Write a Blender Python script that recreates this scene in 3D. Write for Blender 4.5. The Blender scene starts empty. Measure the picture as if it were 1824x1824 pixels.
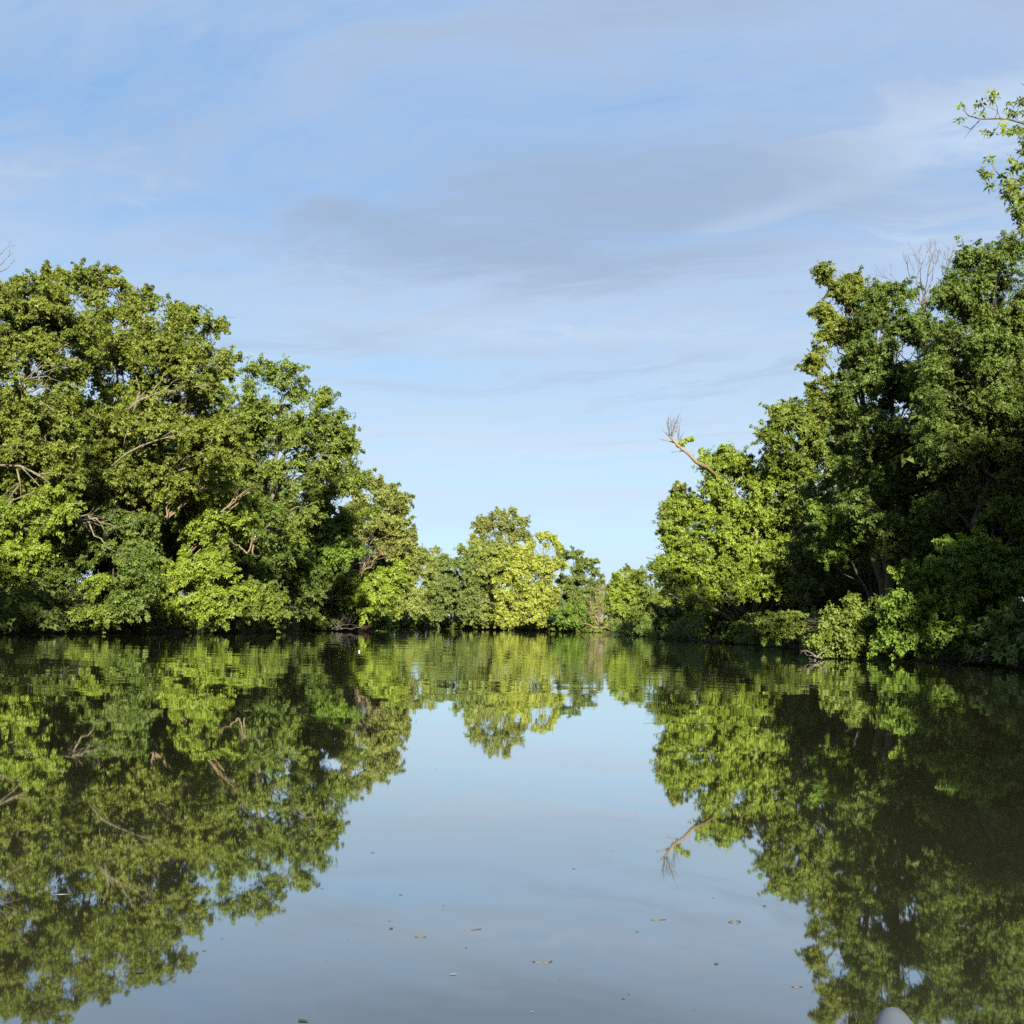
import bpy, math, random
import numpy as np
from mathutils import Vector, noise

# ------------------------------------------------------------------ camera, sky, sun, exposure
random.seed(7)
rng = np.random.default_rng(11)
scene = bpy.context.scene
COL = scene.collection
R = math.radians

F = 1960.0                 # focal length in photograph pixels (1824 wide)
EYE = np.array([0.0, 0.0, 0.85])
PITCH = math.atan(202 / 1960.0)
ROLL = 0.026
_fw = np.array([0, math.cos(PITCH), math.sin(PITCH)])
_up = np.array([0, -math.sin(PITCH), math.cos(PITCH)])
_rt = np.array([1.0, 0, 0])
CR = math.cos(ROLL) * _rt + math.sin(ROLL) * _up
CU = -math.sin(ROLL) * _rt + math.cos(ROLL) * _up
cam_data = bpy.data.cameras.new('camera')
cam = bpy.data.objects.new('camera', cam_data)
COL.objects.link(cam)
from mathutils import Matrix
cam.matrix_world = Matrix(((CR[0], CU[0], -_fw[0], EYE[0]), (CR[1], CU[1], -_fw[1], EYE[1]),
                           (CR[2], CU[2], -_fw[2], EYE[2]), (0, 0, 0, 1)))
cam_data.sensor_width = 36.0
cam_data.lens = 36.0 * F / 1824.0
cam_data.clip_start = 0.05
cam_data.clip_end = 6000
scene.camera = cam

SUN_AZ = 6.0               # degrees to the right of straight behind the camera
SUN_EL = 24.0
sd = bpy.data.lights.new('sun', 'SUN')
sd.energy = 5.0
sd.angle = R(1.5)
sd.color = (1.0, 0.93, 0.74)
sun = bpy.data.objects.new('sun', sd)
COL.objects.link(sun)
S = Vector((math.sin(R(SUN_AZ)) * math.cos(R(SUN_EL)), -math.cos(R(SUN_AZ)) * math.cos(R(SUN_EL)), math.sin(R(SUN_EL))))
sun.rotation_euler = S.to_track_quat('Z', 'Y').to_euler()
sun.location = (30, -60, 60)

scene.view_settings.view_transform = 'Standard'
scene.view_settings.look = 'None'
scene.view_settings.gamma = 1.0
scene.view_settings.use_curve_mapping = False
scene.view_settings.exposure = 2.0

scene.render.engine = 'CYCLES'
cy = scene.cycles
cy.max_bounces = 8
cy.diffuse_bounces = 4
cy.glossy_bounces = 3
cy.transmission_bounces = 5
cy.caustics_reflective = False
cy.caustics_refractive = False
cy.sample_clamp_indirect = 4.0
cy.use_denoising = False


class NT:
    """small helper to write node trees"""
    def __init__(self, tree):
        self.t = tree
        self.n = tree.nodes
        self.l = tree.links
        self.n.clear()

    def node(self, typ, ins=None, **props):
        nd = self.n.new(typ)
        for k, v in props.items():
            setattr(nd, k, v)
        for k, v in (ins or {}).items():
            self.set(nd.inputs[k], v)
        return nd

    def set(self, sock, v):
        if isinstance(v, bpy.types.NodeSocket):
            self.l.new(v, sock)
        else:
            if hasattr(sock.default_value, '__len__') and hasattr(v, '__len__') and len(v) == 3 and len(sock.default_value) == 4:
                v = (*v, 1)
            sock.default_value = v

    def math(self, op, a, b=0.0, c=0.0, clamp=False):
        nd = self.n.new('ShaderNodeMath')
        nd.operation = op
        nd.use_clamp = clamp
        self.set(nd.inputs[0], a)
        self.set(nd.inputs[1], b)
        self.set(nd.inputs[2], c)
        return nd.outputs[0]

    def mix(self, f, a, b, typ='MIX'):
        nd = self.n.new('ShaderNodeMix')
        nd.data_type = 'RGBA'
        nd.blend_type = typ
        self.set(nd.inputs[0], f)
        self.set(nd.inputs[6], a)
        self.set(nd.inputs[7], b)
        return nd.outputs[2]

    def smooth(self, x, a, b):
        nd = self.n.new('ShaderNodeMapRange')
        nd.interpolation_type = 'SMOOTHSTEP'
        self.set(nd.inputs[0], x)
        nd.inputs[1].default_value = a
        nd.inputs[2].default_value = b
        return nd.outputs[0]

    def noise(self, vec, scale, detail=4, rough=0.5, dist=0.0):
        nd = self.n.new('ShaderNodeTexNoise')
        if vec is not None:
            self.l.new(vec, nd.inputs['Vector'])
        nd.inputs['Scale'].default_value = scale
        nd.inputs['Detail'].default_value = detail
        nd.inputs['Roughness'].default_value = rough
        nd.inputs['Distortion'].default_value = dist
        return nd.outputs['Fac']

    def combine(self, x, y, z):
        nd = self.n.new('ShaderNodeCombineXYZ')
        self.set(nd.inputs[0], x)
        self.set(nd.inputs[1], y)
        self.set(nd.inputs[2], z)
        return nd.outputs[0]


def build_sky():
    w = bpy.data.worlds.new('World')
    scene.world = w
    w.use_nodes = True
    T = NT(w.node_tree)
    STR = 0.055
    sky = T.node('ShaderNodeTexSky', sky_type='NISHITA')
    sky.sun_disc = False
    sky.sun_elevation = R(SUN_EL)
    sky.sun_rotation = R(180 - SUN_AZ)
    sky.air_density = 1.0
    sky.dust_density = 1.2
    sky.ozone_density = 1.6
    tc = T.node('ShaderNodeTexCoord')
    sep = T.node('ShaderNodeSeparateXYZ', {0: tc.outputs['Generated']})
    x, y, z = sep.outputs
    zc = T.math('MAXIMUM', z, 0.0)
    den = T.math('ADD', zc, 0.13)
    u = T.math('DIVIDE', x, den)
    v = T.math('DIVIDE', y, den)
    # cloud deck seen in perspective; slightly stretched across the view
    warp = T.noise(T.combine(u, v, 3.3), 0.9, 3, 0.5)
    warp2 = T.noise(T.combine(u, v, 8.1), 0.8, 3, 0.5)
    du = T.math('MULTIPLY_ADD', warp, 1.1, u)
    dv = T.math('MULTIPLY_ADD', warp2, 0.8, v)
    ru = T.math('ADD', T.math('MULTIPLY', du, 0.93), T.math('MULTIPLY', dv, -0.36))
    rv = T.math('ADD', T.math('MULTIPLY', du, 0.36), T.math('MULTIPLY', dv, 0.93))
    band = T.noise(T.combine(T.math('MULTIPLY', ru, 0.42), rv, 1.7), 1.25, 6, 0.55, 0.25)
    wisps = T.noise(T.combine(T.math('MULTIPLY', ru, 0.5), T.math('MULTIPLY', rv, 1.6), 5.0), 3.2, 7, 0.62, 0.5)
    soft = T.noise(T.combine(u, v, 9.0), 0.55, 4, 0.5, 0.3)
    fine = T.noise(T.combine(T.math('MULTIPLY', ru, 0.8), T.math('MULTIPLY', rv, 1.6), 2.0), 9.0, 6, 0.65, 0.6)
    lev = T.math('ADD', T.math('MULTIPLY', band, 0.55), T.math('MULTIPLY', soft, 0.45))
    lev = T.math('ADD', lev, T.math('MULTIPLY', T.math('SUBTRACT', wisps, 0.5), 0.50))
    lev = T.math('ADD', lev, T.math('MULTIPLY', T.math('SUBTRACT', fine, 0.5), 0.22))

    def blob(x0, z0, sx, sz, amp, tilt=0.0):
        a = T.math('DIVIDE', T.math('SUBTRACT', x, x0), sx)
        zz = T.math('SUBTRACT', T.math('SUBTRACT', z, z0), T.math('MULTIPLY', T.math('SUBTRACT', x, x0), tilt))
        b = T.math('DIVIDE', zz, sz)
        d = T.math('ADD', T.math('MULTIPLY', a, a), T.math('MULTIPLY', b, b))
        g = T.math('POWER', 2.718, T.math('MULTIPLY', d, -1.0))
        g = T.math('MULTIPLY', g, T.smooth(y, 0.0, 0.3))
        return T.math('MULTIPLY', g, amp)
    streak = T.noise(T.combine(T.math('MULTIPLY', ru, 0.30), T.math('MULTIPLY', rv, 1.5), 7.0), 2.0, 8, 0.62, 0.35)
    lev = T.math('ADD', lev, T.math('MULTIPLY', T.math('SUBTRACT', streak, 0.5), 0.40))
    veil = T.smooth(lev, 0.24, 0.60)
    # thicker grey streaks of the middle bank, and thin patches of open blue
    grey_in = T.math('ADD', blob(-0.04, 0.326, 0.24, 0.026, 0.66, -0.03), blob(0.09, 0.384, 0.25, 0.036, 0.62, 0.03))
    grey_in = T.math('ADD', grey_in, blob(0.18, 0.35, 0.17, 0.03, 0.30, 0.05))
    grey_in = T.math('ADD', grey_in, blob(-0.16, 0.352, 0.10, 0.014, 0.34, -0.12))
    grey_in = T.math('ADD', grey_in, blob(0.0, 0.58, 0.9, 0.14, 0.42, 0.05))
    grey_in = T.math('ADD', grey_in, T.math('MULTIPLY', T.math('SUBTRACT', wisps, 0.5), 1.3))
    grey_in = T.math('ADD', grey_in, T.math('MULTIPLY', T.math('SUBTRACT', streak, 0.5), 2.5))
    grey_in = T.math('ADD', grey_in, T.math('MULTIPLY', T.math('SUBTRACT', fine, 0.5), 1.1))
    grey = T.math('MULTIPLY', T.smooth(grey_in, -0.10, 0.95), T.smooth(z, 0.07, 0.22))
    open_in = T.math('ADD', blob(-0.37, 0.40, 0.16, 0.07, 0.50, 0.1), blob(-0.30, 0.23, 0.12, 0.05, 0.38, 0.15))
    open_in = T.math('ADD', open_in, blob(-0.02, 0.215, 0.30, 0.02, 0.30, 0.0))
    open_in = T.math('ADD', open_in, blob(0.09, 0.075, 0.22, 0.016, 0.45, 0.0))
    veil = T.math('SUBTRACT', veil, open_in, clamp=True)
    bright_in = T.math('ADD', blob(0.36, 0.405, 0.14, 0.035, 0.70, 0.05), blob(0.19, 0.350, 0.10, 0.012, 0.60, 0.25))
    bright_in = T.math('ADD', bright_in, blob(0.0, 0.15, 0.5, 0.045, 0.42, 0.0))
    bright_in = T.math('ADD', bright_in, blob(-0.32, 0.345, 0.22, 0.035, 0.26, 0.08))
    bright_in = T.math('ADD', bright_in, blob(0.34, 0.33, 0.12, 0.03, 0.40, 0.05))
    bright_in = T.math('ADD', bright_in, blob(0.05, 0.265, 0.35, 0.02, 0.34, 0.0))
    bright_in = T.math('ADD', bright_in, T.math('MULTIPLY', T.math('SUBTRACT', fine, 0.5), 1.5))
    bright_in = T.math('ADD', bright_in, T.math('MULTIPLY', T.math('SUBTRACT', wisps, 0.5), 1.2))
    bright_in = T.math('ADD', bright_in, T.math('MULTIPLY', T.math('SUBTRACT', streak, 0.5), 1.7))
    bright = T.smooth(bright_in, 0.15, 0.95)
    k = 1.0 / STR
    low = T.smooth(zc, 0.40, 0.04)
    clear = T.mix(1.0, sky.outputs[0], (1.0, 1.02, 1.05), 'MULTIPLY')
    clear = T.mix(0.8, clear, T.mix(low, tuple(c * k for c in (0.069, 0.120, 0.197)), tuple(c * k for c in (0.127, 0.188, 0.243))))
    veil_c = T.mix(low, tuple(c * k for c in (0.117, 0.149, 0.205)), tuple(c * k for c in (0.162, 0.208, 0.250)))
    col = T.mix(T.math('MULTIPLY', veil, 0.92), clear, veil_c)
    col = T.mix(T.math('MULTIPLY', bright, 0.8), col, tuple(c * k for c in (0.176, 0.210, 0.256)))
    col = T.mix(T.math('MULTIPLY', grey, 0.70), col, tuple(c * k for c in (0.081, 0.110, 0.154)))
    bg = T.node('ShaderNodeBackground', {'Color': col, 'Strength': STR})
    out = T.node('ShaderNodeOutputWorld')
    T.l.new(bg.outputs[0], out.inputs[0])


build_sky()

# ------------------------------------------------------------------ helpers


def ray(px, py):
    return _fw + CR * ((px - 912.0) / F) - CU * ((py - 912.0) / F)


def P(px, py, D):
    """world point that lies D metres ahead (along +Y) on the line of sight of a photograph pixel"""
    r = ray(px, py)
    return EYE + r * (D / r[1])


def G(px, py, z=0.0):
    r = ray(px, py)
    return EYE + r * ((z - EYE[2]) / r[2])


def tag(o, label=None, cat=None, group=None, kind=None):
    if label:
        o['label'] = label
    if cat:
        o['category'] = cat
    if group:
        o['group'] = group
    if kind:
        o['kind'] = kind
    return o


def empty(name, loc):
    o = bpy.data.objects.new(name, None)
    o.empty_display_size = 0.3
    COL.objects.link(o)
    o.location = [float(c) for c in loc]
    return o


def link_mesh(name, me, mat, parent=None, origin=None):
    o = bpy.data.objects.new(name, me)
    COL.objects.link(o)
    if mat and not me.materials:
        me.materials.append(mat)
    if parent is not None:
        o.parent = parent
        o.location = -np.array(parent.location) if origin is None else origin
    elif origin is not None:
        o.location = origin
    return o


def mesh_quads(name, V, tint=None):
    """V (n,k,3): n loose k-sided leaves as one mesh"""
    n, kk = V.shape[:2]
    me = bpy.data.meshes.new(name)
    me.vertices.add(n * kk)
    me.vertices.foreach_set('co', V.reshape(-1).astype(np.float32))
    me.loops.add(n * kk)
    me.loops.foreach_set('vertex_index', np.arange(n * kk, dtype=np.int32))
    me.polygons.add(n)
    me.polygons.foreach_set('loop_start', np.arange(0, n * kk, kk, dtype=np.int32))
    if tint is not None:
        at = me.attributes.new('tint', 'FLOAT', 'FACE')
        at.data.foreach_set('value', tint.astype(np.float32))
    me.update(calc_edges=True)
    return me


class Tubes:
    """collects tapered round limbs into one mesh"""
    def __init__(self):
        self.v, self.f = [], []

    def add(self, pts, radii, sides=5):
        pts = np.asarray(pts, float)
        n = len(pts)
        d = np.gradient(pts, axis=0)
        d /= np.linalg.norm(d, axis=1)[:, None] + 1e-9
        ref = np.array([0.31, 0.87, 0.38])
        if abs(np.dot(d[0], ref)) > 0.9:
            ref = np.array([1.0, 0, 0])
        a = np.cross(d, ref)
        a /= np.linalg.norm(a, axis=1)[:, None] + 1e-9
        b = np.cross(d, a)
        ang = np.arange(sides) * 2 * math.pi / sides
        rr = np.asarray(radii)[:, None, None]
        ring = pts[:, None, :] + rr * (np.cos(ang)[None, :, None] * a[:, None, :] + np.sin(ang)[None, :, None] * b[:, None, :])
        o = len(self.v)
        self.v.extend(ring.reshape(-1, 3).tolist())
        for i in range(n - 1):
            for j in range(sides):
                q = (j + 1) % sides
                self.f.append((o + i * sides + j, o + i * sides + q, o + (i + 1) * sides + q, o + (i + 1) * sides + j))
        self.f.append(tuple(o + j for j in range(sides))[::-1])
        self.f.append(tuple(o + (n - 1) * sides + j for j in range(sides)))

    def build(self, name, mat, parent=None, smooth=True):
        me = bpy.data.meshes.new(name)
        me.from_pydata(self.v, [], self.f)
        if smooth:
            me.polygons.foreach_set('use_smooth', [True] * len(me.polygons))
        return link_mesh(name, me, mat, parent)


def wiggle_path(a, b, n=6, sag=0.0, amp=0.06):
    a, b = np.asarray(a, float), np.asarray(b, float)
    L = np.linalg.norm(b - a)
    t = np.linspace(0, 1, n)[:, None]
    p = a + (b - a) * t
    p[:, 2] += sag * L * np.sin(math.pi * t[:, 0])
    w = rng.normal(0, amp * L, (n, 3)) * np.sin(math.pi * t)
    return p + w


def fork(tubes, p, d, L, r, depth, spread=0.6, up=0.15, kids=(2, 3), sides=4, shrink=0.72):
    """bare twigs that fork again and again"""
    n = 4
    pts = [np.array(p, float)]
    d = np.array(d, float)
    d /= np.linalg.norm(d)
    for i in range(n - 1):
        d = d + rng.normal(0, 0.13, 3) + np.array([0, 0, up * 0.25])
        d /= np.linalg.norm(d)
        pts.append(pts[-1] + d * L / (n - 1))
    tubes.add(pts, np.linspace(r, r * 0.62, n), sides)
    if depth <= 0:
        return
    for k in range(rng.integers(kids[0], kids[1] + 1)):
        nd = d + rng.normal(0, spread, 3) + np.array([0, 0, up])
        at = pts[-1] if k < 2 else pts[-2]
        fork(tubes, at, nd, L * shrink * rng.uniform(0.8, 1.15), r * 0.60, depth - 1, spread, up, kids, sides, shrink)


# ------------------------------------------------------------------ materials


def leaf_mat(name, dark, mid, light, trans=0.30):
    m = bpy.data.materials.new(name)
    m.use_nodes = True
    T = NT(m.node_tree)
    at = T.node('ShaderNodeAttribute', attribute_name='tint')
    ramp = T.node('ShaderNodeValToRGB', {0: at.outputs['Fac']})
    cr = ramp.color_ramp
    cr.elements[0].position = 0.1
    cr.elements[0].color = (*dark, 1)
    cr.elements[1].position = 0.92
    cr.elements[1].color = (*light, 1)
    e = cr.elements.new(0.5)
    e.color = (*mid, 1)
    c = ramp.outputs[0]
    pr = T.node('ShaderNodeBsdfPrincipled', {'Base Color': c, 'Roughness': 0.55})
    pr.inputs['Specular IOR Level'].default_value = 0.28
    tr = T.node('ShaderNodeBsdfTranslucent', {'Color': T.mix(1.0, c, (1.25, 1.2, 0.55), 'MULTIPLY')})
    mx = T.node('ShaderNodeMixShader', {0: trans, 1: pr.outputs[0], 2: tr.outputs[0]})
    out = T.node('ShaderNodeOutputMaterial')
    T.l.new(mx.outputs[0], out.inputs[0])
    return m


def bark_mat(name, a, b, scale=9.0):
    m = bpy.data.materials.new(name)
    m.use_nodes = True
    T = NT(m.node_tree)
    tc = T.node('ShaderNodeTexCoord')
    mp = T.node('ShaderNodeMapping', {0: tc.outputs['Object']})
    mp.inputs['Scale'].default_value = (1, 1, 0.3)
    n = T.noise(mp.outputs[0], scale, 6, 0.65)
    f = T.smooth(n, 0.32, 0.68)
    c = T.mix(f, a, b)
    bp = T.node('ShaderNodeBump', {'Height': n, 'Strength': 0.6, 'Distance': 0.03})
    pr = T.node('ShaderNodeBsdfPrincipled', {'Base Color': c, 'Roughness': 0.9, 'Normal': bp.outputs[0]})
    pr.inputs['Specular IOR Level'].default_value = 0.15
    out = T.node('ShaderNodeOutputMaterial')
    T.l.new(pr.outputs[0], out.inputs[0])
    return m


LEAF = {
    'olive': leaf_mat('olive leaves', (0.077, 0.097, 0.014), (0.128, 0.162, 0.023), (0.182, 0.203, 0.03), 0.4),
    'green': leaf_mat('green leaves', (0.07, 0.096, 0.014), (0.116, 0.16, 0.023), (0.165, 0.2, 0.03), 0.4),
    'lime': leaf_mat('lime green leaves', (0.099, 0.136, 0.015), (0.16, 0.22, 0.024), (0.224, 0.275, 0.031), 0.4),
    'yellow': leaf_mat('yellow green leaves', (0.152, 0.177, 0.029), (0.245, 0.285, 0.046), (0.331, 0.348, 0.06), 0.4),
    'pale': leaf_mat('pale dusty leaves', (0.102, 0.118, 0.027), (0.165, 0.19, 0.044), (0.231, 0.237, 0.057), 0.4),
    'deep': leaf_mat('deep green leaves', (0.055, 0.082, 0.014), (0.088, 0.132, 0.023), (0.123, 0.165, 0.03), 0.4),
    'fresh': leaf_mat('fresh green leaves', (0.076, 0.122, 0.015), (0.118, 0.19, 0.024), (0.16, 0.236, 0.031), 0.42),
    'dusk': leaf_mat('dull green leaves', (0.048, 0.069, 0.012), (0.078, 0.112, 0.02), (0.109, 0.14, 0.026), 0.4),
    'feather': leaf_mat('haze lightened feathery leaves', (0.103, 0.129, 0.029), (0.172, 0.215, 0.048), (0.244, 0.269, 0.062), 0.4),  # far-bank leaves made paler in colour to stand in for haze
    'far': leaf_mat('haze lightened green leaves', (0.073, 0.099, 0.024), (0.118, 0.16, 0.038), (0.159, 0.195, 0.049), 0.4),  # distance haze put into this green as a lighter tone
}
BARK = {
    'beige': bark_mat('beige bark', (0.060, 0.054, 0.036), (0.145, 0.130, 0.090)),
    'grey': bark_mat('grey bark', (0.050, 0.043, 0.033), (0.115, 0.10, 0.08)),
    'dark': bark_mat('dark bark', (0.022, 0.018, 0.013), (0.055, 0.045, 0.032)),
    'dead': bark_mat('bare dead wood', (0.085, 0.064, 0.040), (0.19, 0.145, 0.088)),
    'brush': bark_mat('dry brown twigs', (0.095, 0.075, 0.045), (0.20, 0.155, 0.095)),
    'twig': bark_mat('grey bare twigs', (0.065, 0.056, 0.050), (0.125, 0.11, 0.10)),
    'rust': bark_mat('orange rotten wood', (0.20, 0.085, 0.03), (0.32, 0.16, 0.06)),
}

# ------------------------------------------------------------------ foliage


def rosettes(C, O, Rc, ns, m, L, W, droop=0.22, flat=0.62, jitter=0.38, hang=0.0, big=True):
    """leaf sprigs on clumps. C clump centres, O outward dirs, Rc radii -> leaf quads (N,4,3), tint (N)"""
    n = len(C)
    up = np.array([0, 0, 1.0])
    s = rng.normal(0, 1, (n, ns, 3))
    s /= np.linalg.norm(s, axis=2)[..., None]
    bias = 0.5 * O[:, None, :] + 0.28 * up
    s = s + bias
    s /= np.linalg.norm(s, axis=2)[..., None]
    rad = rng.uniform(0.35, 1.0, (n, ns, 1)) ** 0.6
    rad *= 1 + 0.38 * rng.normal(0, 1, (n, ns, 1)).clip(-1.3, 2.6)
    scale3 = np.array([1, 1, flat])
    pos = C[:, None, :] + s * rad * Rc[:, None, None] * scale3
    if hang > 0:
        pos[..., 2] -= hang * Rc[:, None] * rng.uniform(0, 1, (n, ns)) ** 1.6 * 2.0
    d = s * 0.7 + O[:, None, :] * 0.45 + up * 0.22 + rng.normal(0, jitter, (n, ns, 3))
    d /= np.linalg.norm(d, axis=2)[..., None]
    cl_t = rng.uniform(0.18, 0.66, (n, 1, 1)) + 0.14 * np.array([noise.noise(Vector(q) * 0.45) for q in C])[:, None, None] + np.zeros((n, ns, m))
    cl_t = cl_t + rng.normal(0, 0.09, (n, ns, 1)) + rng.normal(0, 0.10, (n, ns, m))
    pos = pos.reshape(-1, 3)
    d = d.reshape(-1, 3)
    N = len(pos)
    ref = np.where(np.abs(d[:, 2:3]) > 0.9, np.array([[1.0, 0, 0]]), np.array([[0, 0, 1.0]]))
    t1 = np.cross(d, ref)
    t1 /= np.linalg.norm(t1, axis=1)[:, None]
    t2 = np.cross(d, t1)
    a = (np.arange(m)[None, :] * (2 * math.pi / m) + rng.uniform(0, 6.28, (N, 1)) + rng.normal(0, 0.35, (N, m)))[..., None]
    e = np.cos(a) * t1[:, None, :] + np.sin(a) * t2[:, None, :]
    l = e + d[:, None, :] * rng.uniform(0.0, 0.55, (N, m, 1)) - up * droop + rng.normal(0, 0.22, (N, m, 3))
    l /= np.linalg.norm(l, axis=2)[..., None]
    ll = L * rng.uniform(0.65, 1.25, (N, m, 1))
    ww = W * rng.uniform(0.75, 1.2, (N, m, 1)) * 0.5
    side = np.cross(l, np.broadcast_to(d[:, None, :], l.shape) + rng.normal(0, 0.25, l.shape))
    side /= np.linalg.norm(side, axis=2)[..., None] + 1e-9
    base = pos[:, None, :] + l * ll * 0.12
    mid = pos[:, None, :] + l * ll * 0.55 + d[:, None, :] * ww * 0.35
    tip = pos[:, None, :] + l * ll * 1.1 - up * ll * 0.12
    if big:
        V = np.stack([base, mid + side * ww, tip, mid - side * ww], axis=2)
    else:
        back = pos[:, None, :] + l * ll * 0.28
        V = np.stack([back + side * ww * 1.15, tip, back - side * ww * 1.15 + d[:, None, :] * ww * 0.3], axis=2)
    return V.reshape(-1, V.shape[2], 3), cl_t.reshape(-1).clip(0, 1)


def lobe_world(lobe, D, depth=None):
    cx, cy_, rx, ry = lobe[:4]
    d = D + (lobe[4] if len(lobe) > 4 else 0.0)
    c = P(cx, cy_, d)
    a, b = rx * d / F, ry * d / F
    dep = (a + b) / 2 if depth is None else depth
    return c, np.array([a, dep, b])


def clumps_in(c, r, rc, cover, back=0.55, gap=-0.05):
    """clump centres, outward directions and sizes through the shell of one bough, with ragged radius and gaps"""
    area = 4 * math.pi * ((((r[0] * r[1]) ** 1.6 + (r[0] * r[2]) ** 1.6 + (r[1] * r[2]) ** 1.6) / 3) ** (1 / 1.6))
    n = max(6, int(1.5 * cover * area / (math.pi * rc * rc)))
    d = rng.normal(0, 1, (n, 3))
    d /= np.linalg.norm(d, axis=1)[:, None]
    far = (d[:, 1] > 0.35) & (rng.uniform(0, 1, n) > back)
    d = d[~far]
    rr = rng.uniform(0.40, 1.0, (len(d), 1)) ** 0.5
    sd_ = rng.uniform(0, 100)
    bump = np.array([noise.noise(Vector(q * 1.7) + Vector((sd_, 0, 0))) for q in d])[:, None]
    rr *= 1 + 0.30 * bump
    odd = rng.uniform(0, 1, (len(d), 1)) < 0.14
    rr = np.where(odd, rr * rng.uniform(1.0, 1.28, rr.shape), rr)
    out = np.maximum(r - rc * 0.75, r * 0.4)
    p = c + d * out * rr
    keep = np.array([noise.noise(Vector(q) * (0.30 / rc)) for q in p]) > gap
    p, d, odd = p[keep], d[keep], odd[keep]
    size = rc * rng.uniform(0.5, 1.55, len(p)) * np.where(odd[:, 0], 0.6, 1.0)
    return p, d, size


def plant(name, label, cat, D, base, lobes, leaf='green', bark='beige', group=None, depth=None, base_D=None, rc_px=15.5, leaf_px=5.4, lean=None, **kw):
    """a tree or shrub: lobes are (px, py, rx, ry, extra depth) of its crown as it looks from the boat"""
    bD = D if base_D is None else base_D
    bp = P(base, 1124, bD)
    lx, rx_ = shore(bD)
    if bD > 160:
        bp = P(base, 1124, max(bD, FAR + 0.8))
    else:
        bp[0] = min(bp[0], lx - 0.9) if bp[0] < 0.5 * (lx + rx_) else max(bp[0], rx_ + 0.9)
    bp[2] = max(0.0, ground_z(bp[0], bp[1])) - 0.12
    root = tag(empty(name, bp), label, cat, group)
    s = D / F
    rc_px *= 0.92
    leaf_px *= 0.92
    shapes = [lobe_world(lb, D, depth) for lb in lobes]
    grow(root, bp, shapes, rc_px * s, max(0.09, leaf_px * s), leaf, bark, hub=None if lean is None else P(*lean), **kw)
    return root


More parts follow.
